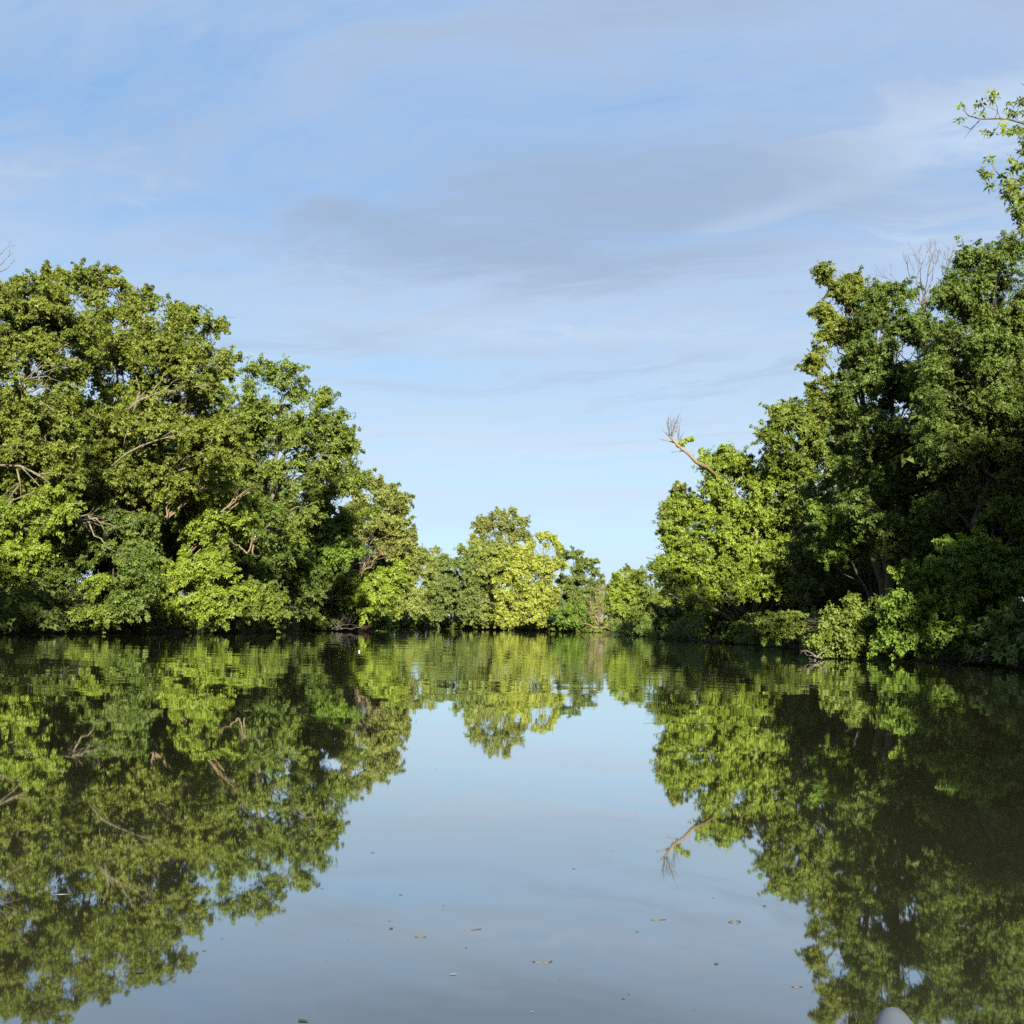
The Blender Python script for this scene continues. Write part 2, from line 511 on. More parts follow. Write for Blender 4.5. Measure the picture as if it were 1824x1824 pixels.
def grow(root, bp, shapes, rc, Ls, leaf, bark, hub=None, cover=0.85, ns=22, m=5, trunk=None, stems=1, hang=0.0, droop=0.30,
         flat=0.75, twigs=5, limb=None, crown='crown', jitter=0.55, back=0.4, sprays=0.6, tufts=2, big=False):
    """crown (leaves), trunk and branches of one plant; SHAPES are (centre, radii) of the boughs in world metres"""
    Cs, Os, Rs, tips = [], [], [], []
    if tufts:
        more = []
        for c, r in shapes:
            for q in range(tufts):
                d = rng.normal(0, 1, 3) + np.array([0, -0.3, 0.5])
                d /= np.linalg.norm(d)
                k = rng.uniform(0.20, 0.36)
                more.append((c + d * r * rng.uniform(0.92, 1.08), np.maximum(r * k, rc * 0.7)))
    else:
        more = []
    for c, r in more:
        C, O, Rc = clumps_in(c, r, rc * 0.8, cover * 1.1, back, -0.35)
        keep = C[:, 2] > 0.12
        Cs.append(C[keep])
        Os.append(O[keep])
        Rs.append(Rc[keep])
    for c, r in shapes:
        C, O, Rc = clumps_in(c, r, rc, cover * 1.45, back)
        keep = C[:, 2] > 0.12
        C, O = C[keep], O[keep]
        Rs.append(Rc[keep])
        Cs.append(C)
        Os.append(O)
        tips.append((c, r, C))
    C = np.concatenate(Cs)
    O = np.concatenate(Os)
    Rc = np.concatenate(Rs)
    V, t = rosettes(C, O, Rc, ns, m, Ls, Ls * 0.62, droop, flat, jitter, hang, big)
    # sprays: leafy twig ends that stand out of the boughs
    pc, po, pr = [], [], []
    n_sp = int(len(C) * sprays)
    for q in rng.choice(len(C), n_sp, replace=n_sp > len(C)) if n_sp else []:
        d = O[q] + rng.normal(0, 0.45, 3) + np.array([0, -0.05, 0.30 - hang])
        d /= np.linalg.norm(d)
        ln = rc * rng.uniform(0.9, 2.3)
        k = rng.integers(4, 8)
        for i in range(k):
            f = (i + 1) / k
            pc.append(C[q] + d * ln * f + np.array([0, 0, -0.18 * ln * f * f]) + rng.normal(0, 0.10, 3) * rc)
            po.append(d)
            pr.append(rc * 0.26 * rng.uniform(0.6, 1.3) * (1.15 - 0.55 * f))
    if pc:
        pc = np.array(pc)
        ok = pc[:, 2] > 0.1
        V2, t2 = rosettes(pc[ok], np.array(po)[ok], np.array(pr)[ok], max(3, ns // 5), m, Ls, Ls * 0.62, droop, 0.9, 0.6, 0, big)
        V, t = np.concatenate([V, V2]), np.concatenate([t, t2])
    keep = V[:, :, 2].min(axis=1) > 0.02
    V, t = V[keep], t[keep]
    link_mesh(crown, mesh_quads(crown, V, t), LEAF[leaf], root)
    NLEAF[0] += len(V)
    top = np.mean([x[0] for x in tips], axis=0)
    zmax = max(x[0][2] + 0.3 * x[1][2] for x in tips)
    if trunk is None:
        trunk = 0.016 * max(zmax, 2.0)
    mat = BARK[bark]
    if stems == 1:
        if hub is None:
            hub = np.array([top[0], top[1], max(zmax * 0.8, 0.5)])
        path = wiggle_path(bp, hub, 9, 0, 0.018)
        k = np.linspace(0, 1, 9)
        rad = trunk * (1 - 0.75 * k)
        rad[0] *= 1.35
        tb = Tubes()
        tb.add(path, rad, 8)
        tb.build('trunk', mat, root)
        for (c, r, Cc) in tips:
            tz = np.clip((c[2] - r[2] * 0.5 - np.linalg.norm(c[:2] - path[:, :2].mean(0)) * 0.45) / max(hub[2], 0.1), 0.12, 0.92)
            i = int(tz * 8)
            st = path[i]
            lr = limb or max(0.02, trunk * (1 - 0.75 * k[i]) * 0.5)
            tb = Tubes()
            end = c + (c - st) * 0.18
            lp = wiggle_path(st, end, 7, 0.10, 0.05)
            tb.add(lp, np.linspace(lr, lr * 0.3, 7), 6)
            if len(Cc):
                for q in rng.choice(len(Cc), min(twigs, len(Cc)), replace=False):
                    j = rng.integers(2, 6)
                    tb.add(wiggle_path(lp[j], Cc[q], 5, 0.06, 0.07), np.linspace(lr * 0.42, lr * 0.12, 5), 4)
            tb.build('branch', mat, root)
    else:
        for q in range(stems):
            c, r, Cc = tips[q % len(tips)]
            st = bp + np.array([rng.normal(0, 0.25), rng.normal(0, 0.2), 0])
            tb = Tubes()
            lp = wiggle_path(st, c + np.array([0, 0, r[2] * 0.3]), 7, 0.08, 0.05)
            lr = trunk * rng.uniform(0.6, 1.0)
            tb.add(lp, np.linspace(lr, lr * 0.3, 7), 6)
            if len(Cc):
                for w in rng.choice(len(Cc), min(twigs, len(Cc)), replace=False):
                    j = rng.integers(2, 6)
                    tb.add(wiggle_path(lp[j], Cc[w], 5, 0.06, 0.07), np.linspace(lr * 0.45, lr * 0.14, 5), 4)
            tb.build('stem', mat, root)


NLEAF = [0]


# ------------------------------------------------------------------ ground and water


def shore(y):
    """x of the left and right water edge at distance y"""
    l = np.interp(y, [-140, 20, 44, 60, 119, 124, 129, 400], [-21, -20.5, -20.3, -18.5, -14.2, -17, -60, -60])
    r = np.interp(y, [-140, 20, 34, 50, 81, 104, 150, 186, 400], [17, 16, 15.6, 16.5, 16.3, 15.5, 15.5, 17, 17])
    return l, r


FAR = 187.0


def ground_z(x, y):
    l, r = shore(y)
    wob = 0.8 * noise.noise(Vector((y * 0.11, x * 0.02, 4.0))) + 0.4 * noise.noise(Vector((y * 0.4, x * 0.05, 9.0)))
    d = max(l - x, x - r, y - (FAR + 1.5 * noise.noise(Vector((x * 0.06, 3.0, 1.0)))), -130 - y) + wob * 0.6
    if d < 0:
        return max(-1.6, d * 0.5)
    h = 0.9 * (1 - math.exp(-d / 1.6)) + min(d, 60) * 0.012
    return h + 0.10 * noise.noise(Vector((x * 0.5, y * 0.5, 0))) * min(1, d)


def build_ground():
    xs = np.unique(np.concatenate([np.array([-3000, -1500, -700, -300, -160, -110]), np.arange(-80, -30, 4), np.arange(-30, 40, 1.0),
                                   np.arange(40, 81, 4), np.array([110, 160, 300, 700, 1500, 3000])]))
    ys = np.unique(np.concatenate([np.array([-3000, -1500, -700, -300, -190]), np.arange(-150, 25, 5), np.arange(25, 135, 1.2),
                                   np.arange(135, 180, 3), np.arange(180, 200, 0.8), np.arange(200, 240, 8), np.array([300, 500, 900, 1700, 3500])]))
    V = [(x, y, ground_z(x, y)) for y in ys for x in xs]
    nx = len(xs)
    Fc = [(j * nx + i, j * nx + i + 1, (j + 1) * nx + i + 1, (j + 1) * nx + i) for j in range(len(ys) - 1) for i in range(nx - 1)]
    me = bpy.data.meshes.new('ground')
    me.from_pydata(V, [], Fc)
    me.polygons.foreach_set('use_smooth', [True] * len(Fc))
    m = bpy.data.materials.new('bank soil')
    m.use_nodes = True
    T = NT(m.node_tree)
    tc = T.node('ShaderNodeTexCoord')
    n1 = T.noise(tc.outputs['Object'], 0.8, 8, 0.65)
    n2 = T.noise(tc.outputs['Object'], 6.0, 6, 0.7)
    c = T.mix(T.smooth(n1, 0.35, 0.65), (0.040, 0.028, 0.018), (0.026, 0.028, 0.012))
    c = T.mix(T.smooth(n2, 0.4, 0.75), c, (0.075, 0.052, 0.032))
    bp = T.node('ShaderNodeBump', {'Height': n2, 'Strength': 0.7, 'Distance': 0.12})
    pr = T.node('ShaderNodeBsdfPrincipled', {'Base Color': c, 'Roughness': 0.95, 'Normal': bp.outputs[0]})
    pr.inputs['Specular IOR Level'].default_value = 0.1
    out = T.node('ShaderNodeOutputMaterial')
    T.l.new(pr.outputs[0], out.inputs[0])
    tag(link_mesh('ground', me, m), kind='structure')


def build_water():
    me = bpy.data.meshes.new('water')
    me.from_pydata([(-75, -140, 0), (45, -140, 0), (45, 200, 0), (-75, 200, 0)], [], [(0, 1, 2, 3)])
    m = bpy.data.materials.new('river water')
    m.use_nodes = True
    T = NT(m.node_tree)
    geo = T.node('ShaderNodeNewGeometry')
    pos = geo.outputs['Position']
    sp = T.node('ShaderNodeSeparateXYZ', {0: pos})
    # gentle swell everywhere, finer ripples in breeze patches
    patch = T.noise(T.combine(T.math('MULTIPLY', sp.outputs[0], 0.5), sp.outputs[1], 0.0), 0.06, 3, 0.5, 0.6)
    patch = T.smooth(patch, 0.42, 0.62)
    swell = T.noise(pos, 0.55, 2, 0.4)
    chop = T.noise(pos, 2.1, 3, 0.5)
    mid = T.smooth(sp.outputs[1], 8.0, 24.0)
    h = T.math('MULTIPLY', swell, T.math('MULTIPLY_ADD', mid, 0.0052, 0.0026))
    h = T.math('ADD', h, T.math('MULTIPLY', T.math('MULTIPLY', chop, T.math('MULTIPLY', patch, mid)), 0.0030))
    bp = T.node('ShaderNodeBump', {'Height': h, 'Strength': 1.0, 'Distance': 1.0})
    lw = T.node('ShaderNodeLayerWeight', {'Blend': 0.5})
    ramp = T.node('ShaderNodeValToRGB', {0: lw.outputs['Facing']})
    cr = ramp.color_ramp
    cr.interpolation = 'EASE'
    cr.elements[0].position = 0.30
    cr.elements[0].color = (0.08, 0.08, 0.08, 1)
    cr.elements[1].position = 1.0
    cr.elements[1].color = (0.97, 0.97, 0.97, 1)
    for pz, val in ((0.66, 0.42), (0.80, 0.62), (0.92, 0.84)):
        e = cr.elements.new(pz)
        e.color = (val, val, val, 1)
    murk = T.mix(T.noise(pos, 0.3, 3, 0.5), (0.016, 0.018, 0.010), (0.024, 0.024, 0.013))
    df = T.node('ShaderNodeBsdfDiffuse', {'Color': murk})
    gl = T.node('ShaderNodeBsdfGlossy', {'Color': (0.96, 0.98, 0.98), 'Roughness': 0.02, 'Normal': bp.outputs[0]})
    mx = T.node('ShaderNodeMixShader', {0: ramp.outputs[0], 1: df.outputs[0], 2: gl.outputs[0]})
    out = T.node('ShaderNodeOutputMaterial')
    T.l.new(mx.outputs[0], out.inputs[0])
    tag(link_mesh('water', me, m), kind='structure')


build_ground()
build_water()
# ------------------------------------------------------------------ left bank
W = {}
plant('maple_tree', 'broad olive green tree cut off by the left edge of the photo', 'tree', 49, -70,
      [(-30, 600, 80, 80), (20, 570, 95, 75), (75, 545, 60, 55), (-30, 740, 90, 80), (50, 690, 95, 80, -1), (20, 800, 100, 60, -1.5),
       (95, 770, 75, 60, -1), (-40, 870, 80, 60), (75, 855, 80, 45, -1), (110, 620, 60, 60, 1), (140, 590, 55, 50, 2), (20, 650, 70, 60), (60, 910, 60, 40)],
      'olive', 'beige', twigs=9, cover=0.75)
plant('maple_tree', 'tallest spreading olive green tree of the left bank with pale crooked limbs', 'tree', 56, 235,
      [(130, 540, 60, 50, 1), (205, 545, 55, 40, 1), (275, 575, 62, 50), (350, 598, 52, 45), (210, 640, 90, 65, -1), (320, 675, 80, 58, -1),
       (372, 715, 42, 50), (150, 725, 80, 60, -2), (255, 775, 95, 58, -2), (375, 800, 70, 48, -2), (180, 850, 80, 50, -2), (290, 860, 60, 36, -1),
       (395, 775, 50, 45, -1), (165, 600, 60, 50, 1), (270, 640, 70, 50), (215, 910, 70, 45, -1), (150, 920, 50, 36), (285, 715, 70, 50, 2), (385, 640, 26, 40), (330, 760, 60, 50, 2), (262, 805, 34, 26, 1), (290, 830, 40, 26, 2)],
      'olive', 'beige', twigs=9, lean=(250, 720, 56), trunk=0.24, cover=0.72)
plant('thin_topped_tree', 'sparse airy treetop poking above the tall olive tree on the left bank', 'tree', 57, 215,
      [(195, 497, 22, 18), (215, 520, 22, 16), (170, 515, 18, 14), (250, 528, 20, 18), (95, 492, 14, 12), (110, 505, 24, 16), (325, 560, 14, 16), (388, 580, 16, 22), (388, 640, 18, 26)],
      'olive', 'grey', rc_px=11, ns=14, cover=0.6, twigs=5, lean=(215, 600, 57), trunk=0.16)
plant('tall_tree', 'dark open tree with sky gaps just right of the tallest left tree', 'tree', 74, 488,
      [(440, 672, 38, 32), (445, 690, 42, 40), (500, 690, 52, 42), (545, 722, 48, 38), (500, 740, 60, 45), (570, 790, 50, 40), (420, 730, 40, 50, 2), (430, 800, 50, 60, 3), (590, 760, 42, 34), (612, 805, 27, 36), (470, 745, 55, 45), (540, 785, 55, 42),
       (455, 820, 45, 48), (520, 850, 45, 35), (585, 830, 35, 22), (440, 890, 30, 35), (530, 915, 45, 42)],
      'green', 'grey', twigs=6, rc_px=17, cover=0.75)
plant('round_tree', 'rounded mid green tree behind the small vivid green shrub', 'tree', 86, 585,
      [(575, 862, 45, 32), (620, 872, 40, 36), (560, 905, 35, 40), (600, 920, 45, 36), (630, 905, 34, 40), (545, 960, 40, 40, 2)],
      'green', 'grey', rc_px=15)
plant('pale_leaved_tree', 'pale yellowish rounded tree near the far end of the left bank', 'tree', 98, 662,
      [(648, 868, 34, 26), (680, 885, 34, 32), (702, 915, 26, 36), (660, 920, 40, 36), (685, 955, 30, 30), (640, 940, 26, 40), (705, 965, 20, 30)],
      'pale', 'beige', rc_px=13)
plant('slender_tree', 'wispy slender tree ending the skyline of the left bank', 'tree', 108, 708,
      [(706, 912, 16, 18), (718, 940, 16, 18), (732, 945, 9, 12), (722, 968, 14, 14), (704, 960, 20, 28), (708, 1005, 26, 30), (735, 1010, 18, 20)],
      'pale', 'beige', rc_px=9, ns=22, cover=0.8)
plant('green_shrub', 'vivid pure green rounded shrub below the pale yellowish tree', 'shrub', 84, 610,
      [(600, 960, 32, 22), (585, 975, 24, 20), (615, 985, 30, 20), (600, 998, 26, 16)], 'fresh', 'grey', stems=3, rc_px=12, crown='foliage')
plant('low_tree', 'low light olive tree with bare twigs above the bright bush of the left bank', 'tree', 58, 385,
      [(335, 895, 42, 28), (390, 880, 46, 30), (425, 920, 28, 28), (385, 930, 50, 26), (345, 945, 40, 22), (415, 955, 34, 18)],
      'lime', 'dead', rc_px=15, twigs=7, trunk=0.14)
plant('bright_bush', 'bright yellow green bush hanging to the water below the tall left trees', 'bush', 55, 355,
      [(300, 1025, 42, 32), (350, 1015, 45, 30), (395, 1040, 40, 32), (330, 1060, 55, 30), (285, 1065, 28, 32), (375, 1080, 42, 26), (335, 1092, 52, 20), (425, 1060, 22, 25)],
      'lime', 'beige', stems=6, rc_px=14, trunk=0.06, crown='foliage', cover=1.0)
plant('shaded_bush', 'small dark green bush in shade at the water left of the bright bush', 'bush', 48, 172,
      [(178, 1055, 34, 22), (165, 1080, 34, 20), (190, 1095, 34, 18), (160, 1100, 34, 16)], 'green', 'dark', stems=4, rc_px=13, trunk=0.05, crown='foliage')
plant('waterside_bush', 'compact mid green bush at the water right of the bright bush', 'bush', 62, 470,
      [(465, 1060, 28, 26), (480, 1080, 22, 22), (468, 1100, 30, 18), (440, 1090, 25, 24), (488, 1098, 14, 16)], 'green', 'dark', stems=4, rc_px=12, trunk=0.05, crown='foliage', cover=1.0)
plant('understory_shrub', 'dull green shrub recessed in the gap between two bright bushes on the left bank', 'shrub', 80, 530,
      [(525, 1000, 45, 30), (505, 1040, 35, 35), (545, 1045, 35, 35), (525, 1085, 35, 30)], 'deep', 'dark', stems=4, rc_px=14, crown='foliage')
plant('dead_twig_bush', 'bright bush with many bare tan branches near the end of the left bank', 'bush', 93, 612,
      [(560, 1045, 26, 24), (590, 1062, 32, 20), (635, 1045, 34, 20), (675, 1038, 26, 20), (695, 1050, 20, 22), (655, 1068, 42, 18), (580, 1085, 20, 14),
       (566, 1105, 12, 18), (615, 1080, 26, 12), (690, 1078, 16, 12), (545, 1030, 16, 14), (705, 1025, 22, 18), (620, 1055, 30, 16), (672, 1085, 30, 12), (560, 1125, 9, 10)],
      'lime', 'dead', stems=7, rc_px=11, trunk=0.10, twigs=8, crown='foliage')
plant('waterside_bush', 'small green bush over the orange log end at the tip of the left bank', 'bush', 101, 660,
      [(645, 1098, 24, 14), (668, 1106, 20, 14), (682, 1115, 11, 10), (640, 1112, 16, 10)], 'fresh', 'dark', stems=4, rc_px=10, trunk=0.05, crown='foliage')
plant('overhanging_tree', 'low sunlit boughs of a tree leaning in over the water at the left edge', 'tree', 44, -95,
      [(10, 925, 55, 28), (45, 940, 38, 24), (-40, 950, 70, 40), (15, 985, 55, 22), (60, 985, 22, 16), (0, 1015, 60, 18), (85, 885, 34, 14), (120, 912, 24, 16), (60, 905, 25, 16)],
      'lime', 'beige', rc_px=15, twigs=8, trunk=0.22, lean=(-40, 900, 44), hang=0.15)
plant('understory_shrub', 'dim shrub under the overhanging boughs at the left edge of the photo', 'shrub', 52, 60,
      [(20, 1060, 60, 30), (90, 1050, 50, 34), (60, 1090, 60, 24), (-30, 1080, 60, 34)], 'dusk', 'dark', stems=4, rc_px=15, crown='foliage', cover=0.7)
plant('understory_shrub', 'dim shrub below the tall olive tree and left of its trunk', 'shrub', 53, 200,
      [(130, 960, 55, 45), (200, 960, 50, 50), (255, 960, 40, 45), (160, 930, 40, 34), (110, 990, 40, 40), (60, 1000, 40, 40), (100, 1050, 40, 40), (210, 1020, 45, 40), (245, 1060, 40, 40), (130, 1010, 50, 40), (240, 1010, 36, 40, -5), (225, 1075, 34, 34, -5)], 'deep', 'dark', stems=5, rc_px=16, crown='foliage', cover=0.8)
plant('lit_spray', 'small bright yellow green sapling tip glowing above the shaded bush', 'sapling', 47, 178,
      [(172, 1038, 22, 8), (185, 1034, 12, 7)], 'lime', 'dark', stems=2, rc_px=9, ns=20, trunk=0.02, crown='foliage')
plant('background_tree', 'dark leafy tree filling the gap behind the low light olive tree', 'tree', 70, 400,
      [(430, 960, 60, 60), (350, 960, 70, 60), (480, 960, 50, 60), (420, 1040, 70, 60)], 'deep', 'dark', rc_px=17, cover=0.7)

# ------------------------------------------------------------------ far bank
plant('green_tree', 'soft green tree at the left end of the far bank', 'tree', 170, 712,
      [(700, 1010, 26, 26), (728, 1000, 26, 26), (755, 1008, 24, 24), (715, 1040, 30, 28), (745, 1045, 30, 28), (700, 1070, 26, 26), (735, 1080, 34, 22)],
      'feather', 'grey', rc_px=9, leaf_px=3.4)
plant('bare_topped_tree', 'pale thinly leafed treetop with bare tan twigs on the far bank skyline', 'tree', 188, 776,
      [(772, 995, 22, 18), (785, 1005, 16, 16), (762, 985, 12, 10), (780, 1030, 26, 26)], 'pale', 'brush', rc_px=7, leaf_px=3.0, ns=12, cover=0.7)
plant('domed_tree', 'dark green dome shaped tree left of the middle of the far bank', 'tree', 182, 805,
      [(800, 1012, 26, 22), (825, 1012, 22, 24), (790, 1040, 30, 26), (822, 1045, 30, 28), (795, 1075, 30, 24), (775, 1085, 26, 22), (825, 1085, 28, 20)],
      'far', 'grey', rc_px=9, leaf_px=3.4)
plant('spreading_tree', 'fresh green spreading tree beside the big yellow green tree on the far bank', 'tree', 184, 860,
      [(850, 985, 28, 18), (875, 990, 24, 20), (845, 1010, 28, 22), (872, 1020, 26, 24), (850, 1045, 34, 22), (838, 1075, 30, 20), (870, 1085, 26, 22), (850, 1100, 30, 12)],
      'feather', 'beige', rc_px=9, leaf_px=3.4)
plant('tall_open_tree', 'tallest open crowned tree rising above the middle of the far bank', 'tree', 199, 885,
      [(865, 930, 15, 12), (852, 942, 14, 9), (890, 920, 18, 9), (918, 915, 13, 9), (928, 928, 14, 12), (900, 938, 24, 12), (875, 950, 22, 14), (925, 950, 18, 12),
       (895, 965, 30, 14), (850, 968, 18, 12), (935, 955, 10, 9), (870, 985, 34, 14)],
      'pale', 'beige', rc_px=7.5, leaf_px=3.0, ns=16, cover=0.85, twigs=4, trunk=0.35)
plant('yellow_tree', 'big glowing yellow green tree in the middle of the far bank', 'tree', 177, 935,
      [(918, 988, 24, 18), (945, 1000, 24, 14), (985, 1008, 20, 14), (900, 1000, 18, 16), (912, 1015, 26, 22), (945, 1015, 34, 26), (980, 1020, 22, 22), (903, 1050, 26, 24), (940, 1055, 36, 28),
       (972, 1060, 26, 28), (912, 1088, 24, 20), (945, 1093, 34, 20), (970, 1100, 30, 14), (905, 1108, 22, 9)],
      'yellow', 'beige', rc_px=9.5, leaf_px=3.4, cover=0.95)
arch = [(969 + 29 * math.cos(a), 988 - 33 * math.sin(a), 6.5, 6.5) for a in np.linspace(-0.1, 3.24, 15)]
plant('arched_tree', 'yellow vine covered treetop curving into an arch on the far skyline', 'tree', 193, 972,
      arch + [(966, 975, 4, 6), (974, 972, 4, 5), (945, 1008, 16, 10), (993, 1008, 16, 10)], 'yellow', 'beige', rc_px=5, leaf_px=3.0, ns=18, cover=1.1, twigs=1, trunk=0.25, limb=0.05, sprays=0.1, tufts=0)
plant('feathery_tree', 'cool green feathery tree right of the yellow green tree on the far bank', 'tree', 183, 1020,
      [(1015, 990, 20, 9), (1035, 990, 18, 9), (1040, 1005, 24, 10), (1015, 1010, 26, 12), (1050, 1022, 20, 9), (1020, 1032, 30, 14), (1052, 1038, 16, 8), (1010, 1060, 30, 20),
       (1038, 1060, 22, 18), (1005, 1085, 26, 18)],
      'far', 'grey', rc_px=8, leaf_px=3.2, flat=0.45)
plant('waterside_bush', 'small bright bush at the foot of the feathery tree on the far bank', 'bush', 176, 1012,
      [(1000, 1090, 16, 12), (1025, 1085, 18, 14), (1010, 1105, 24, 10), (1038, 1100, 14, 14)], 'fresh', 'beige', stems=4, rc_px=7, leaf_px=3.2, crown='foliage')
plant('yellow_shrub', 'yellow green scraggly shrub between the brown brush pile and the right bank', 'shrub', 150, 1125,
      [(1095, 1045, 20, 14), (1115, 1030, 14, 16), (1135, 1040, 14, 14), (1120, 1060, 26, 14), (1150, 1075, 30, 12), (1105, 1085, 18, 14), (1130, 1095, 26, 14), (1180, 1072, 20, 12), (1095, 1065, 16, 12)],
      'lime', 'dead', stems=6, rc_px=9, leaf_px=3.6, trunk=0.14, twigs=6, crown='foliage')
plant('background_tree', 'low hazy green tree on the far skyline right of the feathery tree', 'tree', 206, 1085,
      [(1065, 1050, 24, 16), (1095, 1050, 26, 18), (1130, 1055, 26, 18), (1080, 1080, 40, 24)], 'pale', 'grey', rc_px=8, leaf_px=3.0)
plant('thin_sapling', 'thin pale sapling sticking up above the yellow green shrub', 'sapling', 158, 1118,
      [(1118, 1018, 9, 7), (1128, 1026, 9, 8), (1108, 1030, 8, 8)], 'pale', 'beige', rc_px=5, leaf_px=3.0, ns=10, trunk=0.08, stems=3, crown='foliage')

# ------------------------------------------------------------------ right bank
plant('dark_tree', 'dark green tree at the far end of the right bank', 'tree', 128, 1165,
      [(1150, 1035, 22, 18), (1170, 1025, 18, 18), (1165, 1060, 30, 24), (1150, 1090, 28, 24), (1190, 1090, 30, 28), (1190, 1015, 30, 24), (1200, 1050, 34, 30), (1175, 1000, 18, 14)], 'green', 'dark', rc_px=11, leaf_px=4)
plant('sunlit_tree', 'large sunlit tree bending over the water below the bare leaning trunk', 'tree', 80, 1345,
      [(1300, 822, 48, 24), (1360, 835, 45, 28), (1270, 862, 42, 26), (1330, 870, 55, 30), (1390, 870, 40, 34), (1225, 905, 40, 28), (1290, 915, 55, 30), (1350, 925, 50, 30),
       (1205, 950, 30, 26), (1250, 965, 52, 30), (1320, 975, 50, 30), (1390, 975, 45, 28), (1195, 990, 26, 24), (1235, 1015, 46, 26), (1300, 1010, 40, 24), (1375, 1005, 40, 20),
       (1425, 1000, 24, 20), (1225, 1050, 34, 22), (1270, 1055, 22, 20), (1180, 1010, 20, 16), (1250, 1085, 14, 12), (1215, 1070, 26, 18, -3), (1300, 1045, 36, 20, -4), (1355, 1040, 40, 22, -4), (1410, 1035, 34, 22, -4), (1440, 1010, 26, 22, -5), (1400, 990, 44, 26, -5), (1440, 1050, 16, 16, -5), (1265, 830, 24, 18), (1310, 900, 60, 36, 2), (1260, 935, 55, 34, 2), (1350, 960, 60, 36, 2), (1400, 930, 40, 34, 2), (1230, 985, 45, 30, 1), (1290, 985, 50, 30, 1), (1345, 1020, 40, 22), (1330, 835, 40, 26, 2), (1400, 840, 30, 26)],
      'lime', 'beige', rc_px=15.5, leaf_px=5.0, cover=1.0, hang=0.45, droop=0.4, trunk=0.30, lean=(1345, 900, 80), twigs=4)
plant('wispy_tree', 'wispy thin leafed bough at the left edge of the large sunlit right tree', 'tree', 86, 1240,
      [(1195, 905, 18, 16), (1185, 920, 12, 10), (1210, 880, 16, 14), (1190, 945, 14, 12)], 'pale', 'twig', rc_px=8, ns=12, cover=0.8, trunk=0.10, lean=(1235, 930, 86))
plant('leafy_tree', 'leafy green tree rising behind the large sunlit right tree', 'tree', 78, 1430,
      [(1400, 738, 36, 22), (1370, 770, 34, 28), (1430, 760, 45, 34), (1385, 800, 40, 30), (1440, 810, 50, 40), (1465, 730, 30, 26), (1450, 860, 50, 40), (1420, 900, 40, 30), (1410, 770, 50, 40, 2), (1420, 830, 50, 40, 2), (1360, 790, 30, 24), (1490, 780, 40, 50, 3), (1490, 850, 40, 50, 3)],
      'green', 'grey', rc_px=16)
plant('column_tree', 'tall narrow tree with airy sunlit tufts at the left front of the high right trees', 'tree', 50, 1560,
      [(1490, 500, 32, 20), (1468, 495, 16, 12), (1505, 530, 34, 26), (1470, 550, 20, 16), (1490, 575, 34, 20), (1535, 560, 30, 30), (1475, 600, 26, 16), (1452, 640, 20, 16), (1450, 660, 14, 12),
       (1530, 600, 30, 24), (1480, 690, 30, 22), (1500, 720, 34, 26), (1475, 740, 26, 22), (1520, 680, 26, 24), (1535, 760, 34, 36), (1520, 640, 14, 16), (1510, 590, 34, 26), (1500, 545, 36, 26), (1505, 660, 26, 24), (1490, 760, 36, 26), (1520, 505, 14, 14)],
      'olive', 'beige', rc_px=13, ns=22, cover=0.75, twigs=6, trunk=0.24, lean=(1530, 620, 50))
plant('dark_tree', 'broad shadowed green tree in the middle of the high right trees', 'tree', 48, 1600,
      [(1580, 535, 34, 24), (1560, 575, 40, 34), (1620, 565, 45, 36), (1590, 620, 65, 50), (1570, 690, 60, 50), (1640, 690, 70, 60), (1560, 770, 55, 60), (1620, 790, 70, 60), (1560, 860, 60, 50), (1640, 880, 60, 50), (1545, 640, 40, 40), (1660, 620, 50, 50), (1540, 720, 40, 50), (1620, 740, 70, 60, 2), (1600, 840, 70, 60, 2), (1535, 820, 45, 60, 3), (1600, 560, 50, 34, 2), (1560, 535, 26, 18), (1580, 940, 50, 40, -2), (1640, 950, 55, 40, -2), (1540, 900, 40, 40, -1), (1600, 1000, 50, 34, -2)],
      'deep', 'dark', rc_px=19, twigs=4, trunk=0.17, cover=1.0)
plant('tall_dark_tree', 'highest dense dark tree at the right edge of the photo', 'tree', 41, 1770,
      [(1735, 480, 40, 26), (1785, 470, 45, 28), (1705, 530, 45, 36), (1760, 540, 60, 45), (1820, 540, 50, 60), (1700, 610, 60, 50), (1770, 640, 70, 60), (1700, 710, 65, 60), (1780, 750, 80, 70), 
       (1710, 810, 65, 60), (1800, 850, 70, 60), (1760, 590, 70, 60, 2), (1730, 520, 60, 45, 2), (1810, 620, 60, 60, 1), (1740, 690, 70, 60, 2), (1820, 760, 60, 70), (1690, 570, 45, 45, 2), (1670, 660, 45, 60, 2), (1680, 770, 60, 60, 3), (1760, 830, 80, 60, 2), (1690, 880, 60, 60, 3), (1720, 460, 24, 14), (1800, 446, 26, 14)],
      'deep', 'dark', rc_px=21, leaf_px=5.2, twigs=4, trunk=0.2, cover=1.0)
plant('understory_tree', 'shadowed slim tree beside the broken stump on the right bank', 'tree', 51, 1500,
      [(1460, 925, 30, 22), (1490, 900, 34, 22), (1545, 975, 24, 18), (1450, 985, 30, 18), (1500, 930, 34, 24), (1480, 955, 30, 22), (1530, 950, 26, 24), (1510, 980, 30, 20)], 'fresh', 'twig', rc_px=13, trunk=0.08)
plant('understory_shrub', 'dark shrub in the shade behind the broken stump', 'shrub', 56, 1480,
      [(1470, 900, 50, 45), (1450, 980, 50, 50), (1510, 1020, 50, 40), (1460, 1050, 50, 40), (1600, 940, 60, 50), (1640, 960, 60, 50), (1580, 1020, 50, 40)], 'dusk', 'dark', stems=5, rc_px=18, crown='foliage', cover=0.75)
